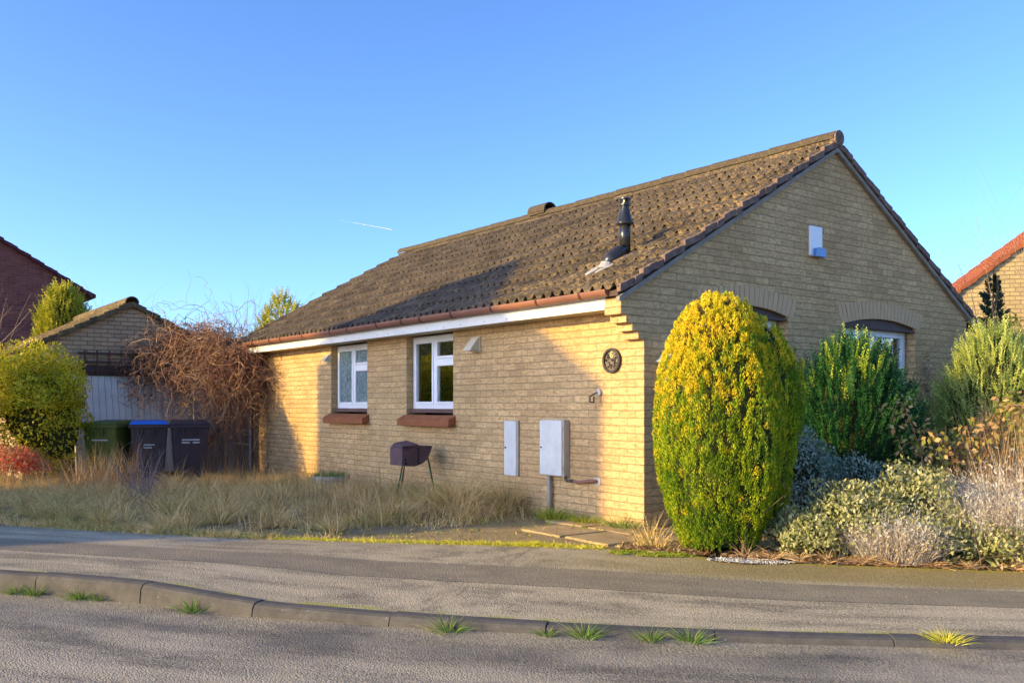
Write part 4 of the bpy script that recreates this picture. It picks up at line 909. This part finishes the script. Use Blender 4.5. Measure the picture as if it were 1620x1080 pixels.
# --- left: golden bush, red shrub, dry stems, grey twigs
leafshrub('golden_bush', 'large round yellow green bush at the left edge beside the olive bin', (-9.80, -3.60, -.1), [(15000, (0, 0, 1.2), (.72, .72, 1.0), 21), (4200, (.1, .32, .88), (.5, .48, .78), 22), (11000, (-.1, -.95, 1.1), (.85, .8, 1.0), 23)], M['bush'], (.035, .07), (.02, .034), 20, (.4, .9), True, .6)
rs = tree('red_leaved_shrub', 'low shrub with scarlet and straw leaves at the left edge', 'shrub', (-8.95, -4.02, -.1))
P, O = mound(4200, (0, 0, .28), (.50, .50, .46), 31, .5, .3); link('foliage', npmesh('foliage', *leafy(P, O, (.03, .06), (.015, .026), .4)), M['red'], rs)
link('stem', npmesh('stem', *stems_mesh((0, 0, -.02), 60, (.3, .6), .25, .004, 6, .05, area=.25, fork=1)), M['twig'], rs)
n = 700; s = rng.normal(0, .30, (n, 2)); P = np.c_[s, np.zeros(n)]; D = np.c_[rng.normal(0, .3, (n, 2)), np.ones(n)]
props(link('dead_plant', npmesh('dead_plant', *strips(P, D, rnd(n, .25, .75), rnd(n, .006, .013), rng.normal(0, .12, (n, 3)), 4)), M['straw']), 'curling straw coloured dead stems between the golden bush and the olive bin', 'dead plant').location = (-8.15, -3.0, -.1)
tw = stems_mesh((0, 0, 0), 26, (.45, .85), .32, .006, 8, .03, area=.05, fork=2)
props(link('twiggy_shrub', npmesh('twiggy_shrub', *tw), M['greytwig']), 'small leafless grey purple twiggy shrub in the grass before the bins', 'shrub').location = (-5.0, -3.28, -.05)
# --- dry climber over the garage corner and gate
vn = tree('dry_climber', 'huge tangled brown dead climber spilling over the garage corner and side gate', 'climber', (-9.7, -.7, -.1))
cur = np.array([(-1.15, -1.1, 2.05), (-1.12, -.7, 2.3), (-1.0, -.3, 2.5), (-.7, .0, 2.52), (-.3, .12, 2.4), (.05, .22, 2.15), (.15, .34, 1.85)])
def vstems(n, seglen, k, down, spreadr, lenr, r, tlo=0, thi=1, jitter=.5):
    t = rnd(n, tlo, thi)*(len(cur)-1); i = np.minimum(t.astype(int), len(cur)-2); f = (t-i)[:, None]; s = cur[i]*(1-f)+cur[i+1]*f+rng.normal(0, spreadr, (n, 3))*np.array([1.1, .8, .55])
    s[:, 2] -= np.abs(rng.normal(0, spreadr*1.2, n))
    d = rng.normal(size=(n, 3)); d[:, 0] = np.abs(d[:, 0]); d = unit(d); P = np.empty((n, k, 3)); P[:, 0] = s; ln = rnd(n, *lenr)/k
    for q in range(1, k):
        d = unit(d*.85+rng.normal(0, jitter, (n, 3))-UP*down); P[:, q] = P[:, q-1]+d*ln[:, None]
    P[:, :, 2] = np.maximum(P[:, :, 2], .02); R = rnd(n, r*.5, r*1.2)[:, None]*np.linspace(1, .5, k)[None]; return tubes(P, R, 3), P
a, Pa = vstems(950, 0, 16, .13, .17, (.7, 1.8), .006, jitter=.75); b, Pb = vstems(950, 0, 20, .26, .18, (1.6, 3.3), .006, .42, .95, jitter=.7); c, Pc = vstems(110, 0, 8, -.10, .12, (.3, .7), .004)
link('tangled_stems', npmesh('tangled_stems', *join([a, b, c])), M['vine'], vn)['kind'] = 'stuff'
m_ = 3600; i = rng.integers(0, len(Pa), m_); j = rng.integers(2, 11, m_); Q = Pa[i, j]; link('dead_leaves', npmesh('dead_leaves', *leaf_quads(Q, rng.normal(0, 1, (m_, 3))-UP*.6, rng.normal(size=(m_, 3)), rnd(m_, .03, .07), rnd(m_, .015, .035), .6)), M['deadleaf'], vn)['kind'] = 'stuff'
for p in ([(.32, .15, 0), (.30, .2, .6), (.22, .1, 1.3), (-.1, .0, 2.2), (-.4, -.2, 2.7)], [(.42, -.05, 0), (.35, -.1, .8), (.30, .1, 1.5), (.1, .1, 2.3)], [(.2, .35, 0), (.35, .3, .7), (.25, .3, 1.6), (0, .1, 2.4)]):
    MB().tube(p, [.028, .024, .02, .014, .008][:len(p)], 7).build('trunk', M['bark'], vn)
# --- far trees and shrubs
yc = tree('yellow_conifer', 'bright yellow conifer rising between the red brick house and the garage roof', 'conifer', (-15.85, -2.05, 0))
pg = [(1.6, .75), (2.4, .62), (3.0, .46), (3.4, .30), (3.75, .08)]; P, O = shell(pg, 1500, .4, .25, 12, 4, 1.5); link('foliage', npmesh('foliage', *plumes(P, O*.7+UP*.8+rng.normal(0, .25, P.shape), rnd(len(P), .15, .3), 9, (.05, .09), .03)), M['yelcon'], yc)
link('inner_foliage', npmesh('inner_foliage', *core(pg, .7)), M['inner'], yc); MB().tube([(0, 0, 0), (0, 0, 2.4)], .08, 8).build('trunk', M['bark'], yc)
props(link('bare_shrub', npmesh('bare_shrub', *stems_mesh((0, 0, 0), 34, (1.5, 3.2), .62, .016, 9, .022, area=.22, fork=2)), M['twig']), 'tangled bare pale stemmed shrub at the left edge behind the golden bush', 'shrub').location = (-10.9, -4.45, -.1)
bt = tree('bare_tree', 'fine twigged leafless tree behind the left end of the bungalow', 'tree', (-15.3, 2.0, 0))
link('branches', npmesh('branches', *stems_mesh((0, 0, 1.2), 34, (1.6, 2.7), .9, .013, 8, .03, area=.10, fork=2)), M['greytwig'], bt); MB().tube([(0, 0, 0), (0, 0, 1.3)], [.1, .08], 8).build('trunk', M['bark'], bt)
y2 = tree('garden_shrub', 'yellow shrub whose top shows over the left roof edge of the bungalow', 'shrub', (-14.9, 2.65, 0))
P, O = shell([(1.4, .5), (2.6, .55), (3.3, .42), (3.75, .1)], 1000, .4, .25, 15, 4, 1.5); link('foliage', npmesh('foliage', *plumes(P, O*.4+UP*.9+rng.normal(0, .3, P.shape), rnd(len(P), .15, .35), 9, (.05, .09), .03)), M['yelcon'], y2); MB().tube([(0, 0, 0), (0, 0, 2.4)], .08, 8).build('trunk', M['bark'], y2)
d2 = tree('garden_shrub', 'dark low shrub peeping over the garage roof beside the yellow conifer', 'shrub', (-15.3, -1.2, 0))
P, O = mound(2600, (0, 0, 2.2), (.7, .7, 1.05), 5, .5, .3, .3); link('foliage', npmesh('foliage', *leafy(P, O, (.05, .10), (.03, .05), .5)), M['spruce'], d2); link('stem', npmesh('stem', *stems_mesh((0, 0, 0), 16, (2.4, 3.6), .6, .014, 7, .03, area=.1, fork=1)), M['greytwig'], d2)
# trees over the road that the windows mirror
for k_, (x, y, lab) in enumerate([(-21, -12.5, 'dark evergreen tree over the road, nearer the opposite house'), (-25, -15, 'dark evergreen tree over the road, farther from the opposite house')]):
    te = tree('evergreen_tree', lab, 'tree', (x, y, 0)); pg = [(.6, 1.9), (2., 2.2), (4, 1.7), (5.5, .9), (6.5, .1)]; P, O = shell(pg, 2600, .4, .2, 30+k_, 4, 1.5)
    link('foliage', npmesh('foliage', *plumes(P, O*.6-UP*.1+rng.normal(0, .3, P.shape), rnd(len(P), .3, .7), 9, (.12, .25), .07)), M['lightcon'], te); MB().tube([(0, 0, 0), (0, 0, 5)], [.2, .05], 8).build('trunk', M['bark'], te)
# --- rough grass
n = 150000; Q = np.c_[rnd(n, -11.5, 1.2), rnd(n, -7.5, 0)]; di = inside(Q)
slabz = (Q[:, 0] > -1.15)
nz = vnoise(np.c_[Q, Q[:, :1]*0], 1.6, 9); nf = vnoise(np.c_[Q, Q[:, :1]*0], 5.5, 10)
dens = np.where(slabz, .03, np.where(Q[:, 0] > -3.6, 1., .62)); dens = .5*dens*np.clip(.5+1.1*nf, .03, 1.2)
barep = (np.abs(Q[:, 0]+1.9) < .55) & (di < .55); dens = np.where(barep, dens*.25, dens)
keep = (di > .02) & (Q[:, 1] < -.02) & (rnd(n) < dens) & ~((Q[:, 0] < -8.6) & (Q[:, 0] > -11.0) & (Q[:, 1] < -.9) & (Q[:, 1] > -3.0) & (rnd(n) < .8)); Q = Q[keep]; di = di[keep]; nz = nz[keep]; nf = nf[keep]
n = len(Q); tall = np.exp(-((Q[:, 0]+2.5)/.95)**2)*np.exp(-((Q[:, 1]+.75)/.55)**2)
H = (.12+.04*nz+.16*tall+.07*nf)*rnd(n, .5, 1.35)*np.clip(.35+di*1.6, .35, 1)*np.where(Q[:, 0] > -1.15, .45, 1); H = np.maximum(H, .03)
P = np.c_[Q, gz(Q[:, 0], Q[:, 1])]; cl = np.stack([vnoise(np.c_[Q, Q[:, :1]*0], 4, 11), vnoise(np.c_[Q, Q[:, :1]*0], 4, 12), Q[:, 0]*0], 1)
D = np.c_[rng.normal(0, .35, (n, 2)), np.ones(n)]+cl*.45; bend = (np.c_[rng.normal(0, .6, (n, 2)), np.zeros(n)]+cl*.5)*H[:, None]
o = link('rough_grass', npmesh('rough_grass', *strips(P, D, H, rnd(n, .005, .012), bend, 3)), M['grass']); o['kind'] = 'stuff'; o['label'] = 'overgrown straw and green grass of the front garden'
nt_ = 1250; Q = np.c_[rnd(nt_, -11.0, .3), rnd(nt_, -6.8, -.08)]; di = inside(Q); k = (di > .06) & (rnd(nt_) < np.where(Q[:, 0] > -1.55, .0, 1.)) & ~((np.abs(Q[:, 0]+1.9) < .5) & (di < .5)) & ~((Q[:, 0] < -8.5) & (Q[:, 1] > -3.0) & (Q[:, 1] < -.8)); Q = Q[k]; di = di[k]; nt_ = len(Q)
per = 95; i = np.repeat(np.arange(nt_), per); a = rnd(nt_*per, 0, 6.28); hT = (.08+.24*rnd(nt_)**1.8+.22*np.exp(-((Q[:, 0]+2.4)/.9)**2)*np.exp(-((Q[:, 1]+.6)/.5)**2))*np.clip(.45+di, .45, 1); li = rnd(nt_*per, .05, .95); rr_ = rnd(nt_*per)*.07
lean = vnoise(np.c_[Q, Q[:, :1]*0], 2.2, 21)[i]; P = np.c_[Q[i, 0]+rr_*np.cos(a), Q[i, 1]+rr_*np.sin(a), gz(Q[i, 0], Q[i, 1])-.01]; H = hT[i]*rnd(nt_*per, .6, 1.3)
D = np.c_[np.cos(a)*li+lean*.3, np.sin(a)*li, np.ones(nt_*per)]; bend = np.c_[np.cos(a), np.sin(a), a*0]*(H*rnd(nt_*per, .1, .75))[:, None]
o = link('grass_tussocks', npmesh('grass_tussocks', *strips(P, D, H, rnd(nt_*per, .004, .010), bend, 4)), M['grass']); o['kind'] = 'stuff'
n = 2600; Q = np.c_[rnd(n, -9.6, -1.2), rnd(n, -6.5, -.05)]; di = inside(Q); k = (di > .25) & (rnd(n) < np.where((Q[:, 0] > -4) | (Q[:, 1] > -1.3), 1, .35)); Q = Q[k]; n = len(Q); P = np.c_[Q, gz(Q[:, 0], Q[:, 1])]
o = link('seed_stalks', npmesh('seed_stalks', *strips(P, np.c_[rng.normal(0, .22, (n, 2)), np.ones(n)], rnd(n, .28, .55), rnd(n, .005, .010), rng.normal(0, .08, (n, 3)), 4)), M['straw']); o['kind'] = 'stuff'
# moss and short growth along the pavement edge, and thin growth on the bed edge
def scatter_edge(name, i0, i1, n, off, h, mat, dens=None):
    i = rng.integers(i0, i1, n); u = rnd(n)[:, None]; Q = A[i]*(1-u)+A[i+1]*u+inn[i]*rng.normal(off[0], off[1], n)[:, None]; P = np.c_[Q, np.full(n, -.004)]
    o = link(name, npmesh(name, *strips(P, np.c_[rng.normal(0, .8, (n, 2)), np.ones(n)], rnd(n, *h), rnd(n, .004, .008), rng.normal(0, .02, (n, 3)), 2)), mat); o['kind'] = 'stuff'
ix = lambda x: int(np.argmin(np.abs(A[:, 0]-x)))
scatter_edge('edge_moss', ix(-1.9), ix(.7), 8000, (.01, .03), (.010, .04), M['yellgrass'])
scatter_edge('edge_grass', ix(-5.5), ix(-1.5), 9000, (.05, .06), (.02, .09), M['grass'])
n = 2600; i = rng.integers(ix(.75), ix(4.2), n); u = rnd(n)[:, None]; Q = A[i]*(1-u)+A[i+1]*u+inn[i]*np.abs(rng.normal(.05, .22, n))[:, None]; P = np.c_[Q, rnd(n, .0, .02)]
o = link('leaf_litter', npmesh('leaf_litter', *leaf_quads(P, rng.normal(0, 1, (n, 3))*np.array([1, 1, .25]), UP+rng.normal(0, .35, (n, 3)), rnd(n, .02, .06), rnd(n, .012, .03))), M['litter']); o['kind'] = 'stuff'
n = 900; i = rng.integers(ix(1.8), ix(4.4), n); Q = A[i]+inn[i]*np.abs(rng.normal(.12, .10, n))[:, None]; P = np.c_[Q, np.full(n, .01)]
o = link('fallen_stalks', npmesh('fallen_stalks', *strips(P, np.c_[rng.normal(0, 1, (n, 2)), rnd(n, .05, .5)], rnd(n, .08, .22), rnd(n, .005, .010), rng.normal(0, .03, (n, 3)), 3)), M['straw']); o['kind'] = 'stuff'
# weeds at the foot of the wall
def clump(name, label, cat, loc, n, rad, h, mat, w=(.005, .010), lean=.6, group=None):
    s = rng.normal(0, 1, (n, 2))*np.array(rad)*.5; P = np.c_[s, np.zeros(n)]; D = np.c_[s/np.array(rad)*lean*2+rng.normal(0, .25, (n, 2)), np.ones(n)]; LL = rnd(n, *h)
    o = link(name, npmesh(name, *strips(P, D, LL, rnd(n, *w), np.c_[unit(s+1e-6)*rnd(n, .1, .6)[:, None]*LL[:, None], np.zeros(n)], 3)), mat); o.location = loc; return props(o, label, cat, group)
for lab, loc, n, h, mt in [('leafy bright green weed at the wall foot right of the meter pipe', (-1.02, -.28, 0), 420, (.06, .17), 'weeds'), ('low yellow green weed by the wall left of the house corner', (-.60, -.22, 0), 260, (.05, .12), 'weeds'),
    ('dark green grassy weed at the very foot of the house corner', (-.12, -.16, 0), 160, (.08, .16), 'greengrass'), ('spiky pale grass tuft between the house corner and the golden conifer', (.50, -.42, 0), 70, (.12, .30), 'grass'),
    ('dry grass tuft at the left foot of the golden conifer', (.86, -.78, 0), 150, (.06, .17), 'grass'), ('dark dead weed against the wall under the slim meter cover', (-2.0, -.16, 0), 420, (.2, .48), 'grass')]:
    clump('weed', lab, 'weed', loc, n, (.18, .12), h, M[mt], (.004, .010), .3, 'weeds along the house wall')
T = [(-.996, -5.062, 'green grass tuft in the gutter, leftmost along the kerb', .7), (-.867, -4.964, 'upright green grass tuft, second from the left along the kerb', 1.), (-.52, -4.78, 'bushy green grass tuft just past the first kerb joint', .9), (-.394, -4.689, 'tiny sparse grass tuft, fourth from the left along the kerb', .5),
     (.291, -4.207, 'green grass tuft alone in the left half of the kerb', 1.), (1.66, -3.19, 'broad dark green rosette tuft mid kerb below the meter cabinets', 1.1), (2.06, -2.83, 'tiny wispy grass tuft left of the broad tuft below the house corner', .4), (2.222, -2.70, 'broad green tuft on the kerb below the house corner', 1.), (2.466, -2.45, 'spiky green tuft on the kerb left of its near twin', .75), (2.63, -2.30, 'spiky green tuft on the kerb below the golden conifer', .85)]
for x, y, lab, k in T:
    i = int(np.argmin(((Kf-np.array([x, y]))**2).sum(1))); p = Kf[i]+out[i]*.145
    clump('grass_tuft', lab, 'grass tuft', (p[0], p[1], road_z(p[0])), int(110*k+30), (.045*k+.03, .04*k+.02), (.04, .10*k+.03), M['greengrass'], (.003, .006), .6, 'grass tufts along the kerb')
i = int(np.argmin(((Kf-np.array([3.66, -1.5]))**2).sum(1))); p = Kf[i]+out[i]*.10
clump('grass_tuft', 'yellow sunlit grass tuft on the lowered kerb at the right', 'grass tuft', (p[0], p[1], -.06), 170, (.07, .07), (.03, .09), M['yellgrass'], (.003, .006), .7, 'grass tufts along the kerb')
n = 900; i = rng.integers(ix(-5), ix(5), n); u = rnd(n)[:, None]; Q = A[i]*(1-u)+K_[i]*u; P = np.c_[Q, .004+np.array([kerb_z(x) for x in Q[:, 0]])*u[:, 0]]
o = link('grit', npmesh('grit', *leaf_quads(P, rng.normal(0, 1, (n, 3))*np.array([1, 1, .3]), UP+rng.normal(0, .4, (n, 3)), rnd(n, .006, .018), rnd(n, .005, .012))), M['litter']); o['kind'] = 'stuff'
n = 2600; Q = np.c_[rnd(n, -2.4, .9), rnd(n, -2.6, -.1)]; di = inside(Q); k = (di > -.02) & (vnoise(np.c_[Q, Q[:, :1]*0], 3.2, 33) > .12) & (rnd(n) < np.where(di < .45, 1., .35)); Q = Q[k]; n = len(Q); P = np.c_[Q, np.full(n, .008)]
o = link('low_weeds', npmesh('low_weeds', *leaf_quads(P, rng.normal(0, 1, (n, 3))*np.array([1, 1, .4])+UP*.35, UP+rng.normal(0, .4, (n, 3)), rnd(n, .02, .05), rnd(n, .012, .028))), M['weeds']); o['kind'] = 'stuff'
n = 3500; Q = np.c_[rnd(n, -9, .9), rnd(n, -5.5, -.1)]; di = inside(Q); k = di > -.12; Q = Q[k]; n = len(Q); P = np.c_[Q, np.maximum(gz(Q[:, 0], Q[:, 1]), .004)+.006]
o = link('dry_litter', npmesh('dry_litter', *leaf_quads(P, rng.normal(0, 1, (n, 3))*np.array([1, 1, .2]), UP+rng.normal(0, .35, (n, 3)), rnd(n, .02, .07), rnd(n, .008, .025))), M['litter']); o['kind'] = 'stuff'
# moss patch and white gravel
def patch(name, c, rx, ry, rot, mat, z, kind='structure'):
    n = 40; vs_ = [(0, 0, z)]
    for k in range(n):
        a = 2*math.pi*k/n; r = 1+.22*math.sin(3*a+1)+.12*math.sin(7*a)+random.uniform(-.05, .05); x, y = rx*r*math.cos(a), ry*r*math.sin(a); vs_.append((c[0]+x*math.cos(rot)-y*math.sin(rot), c[1]+x*math.sin(rot)+y*math.cos(rot), z))
    m = MB(); m.add(vs_, [(0, 1+k, 1+(k+1) % n) for k in range(n)]); o = m.build(name, mat); o['kind'] = kind; return o
patch('gravel', (1.80, -.72), .30, .10, .66, M['gravel'], .009)
n = 900; a = rnd(n, 0, 6.28); r = np.sqrt(rnd(n)); x = .32*r*np.cos(a); y = .12*r*np.sin(a); cr, sr = math.cos(.66), math.sin(.66); P = np.c_[1.80+x*cr-y*sr, -.72+x*sr+y*cr, np.full(n, .010)]
o = link('gravel_chips', npmesh('gravel_chips', *leaf_quads(P, rng.normal(0, 1, (n, 3))*np.array([1, 1, .3]), UP+rng.normal(0, .5, (n, 3)), rnd(n, .006, .014), rnd(n, .005, .011))), M['white']); o['kind'] = 'stuff'
n = 2600; a = rnd(n, 0, 6.28); r = np.sqrt(rnd(n)); x = .34*r*np.cos(a); y = .12*r*np.sin(a); P = np.c_[1.12+x*cr-y*sr, -1.06+x*sr+y*cr, np.full(n, .003)]; kp = vnoise(P, 9, 4) > -.15; P = P[kp]; n = len(P)
o = link('moss_patch', npmesh('moss_patch', *strips(P, np.c_[rng.normal(0, .7, (n, 2)), np.ones(n)], rnd(n, .008, .022), rnd(n, .006, .012), rng.normal(0, .005, (n, 3)), 2)), M['weeds']); o['kind'] = 'stuff'
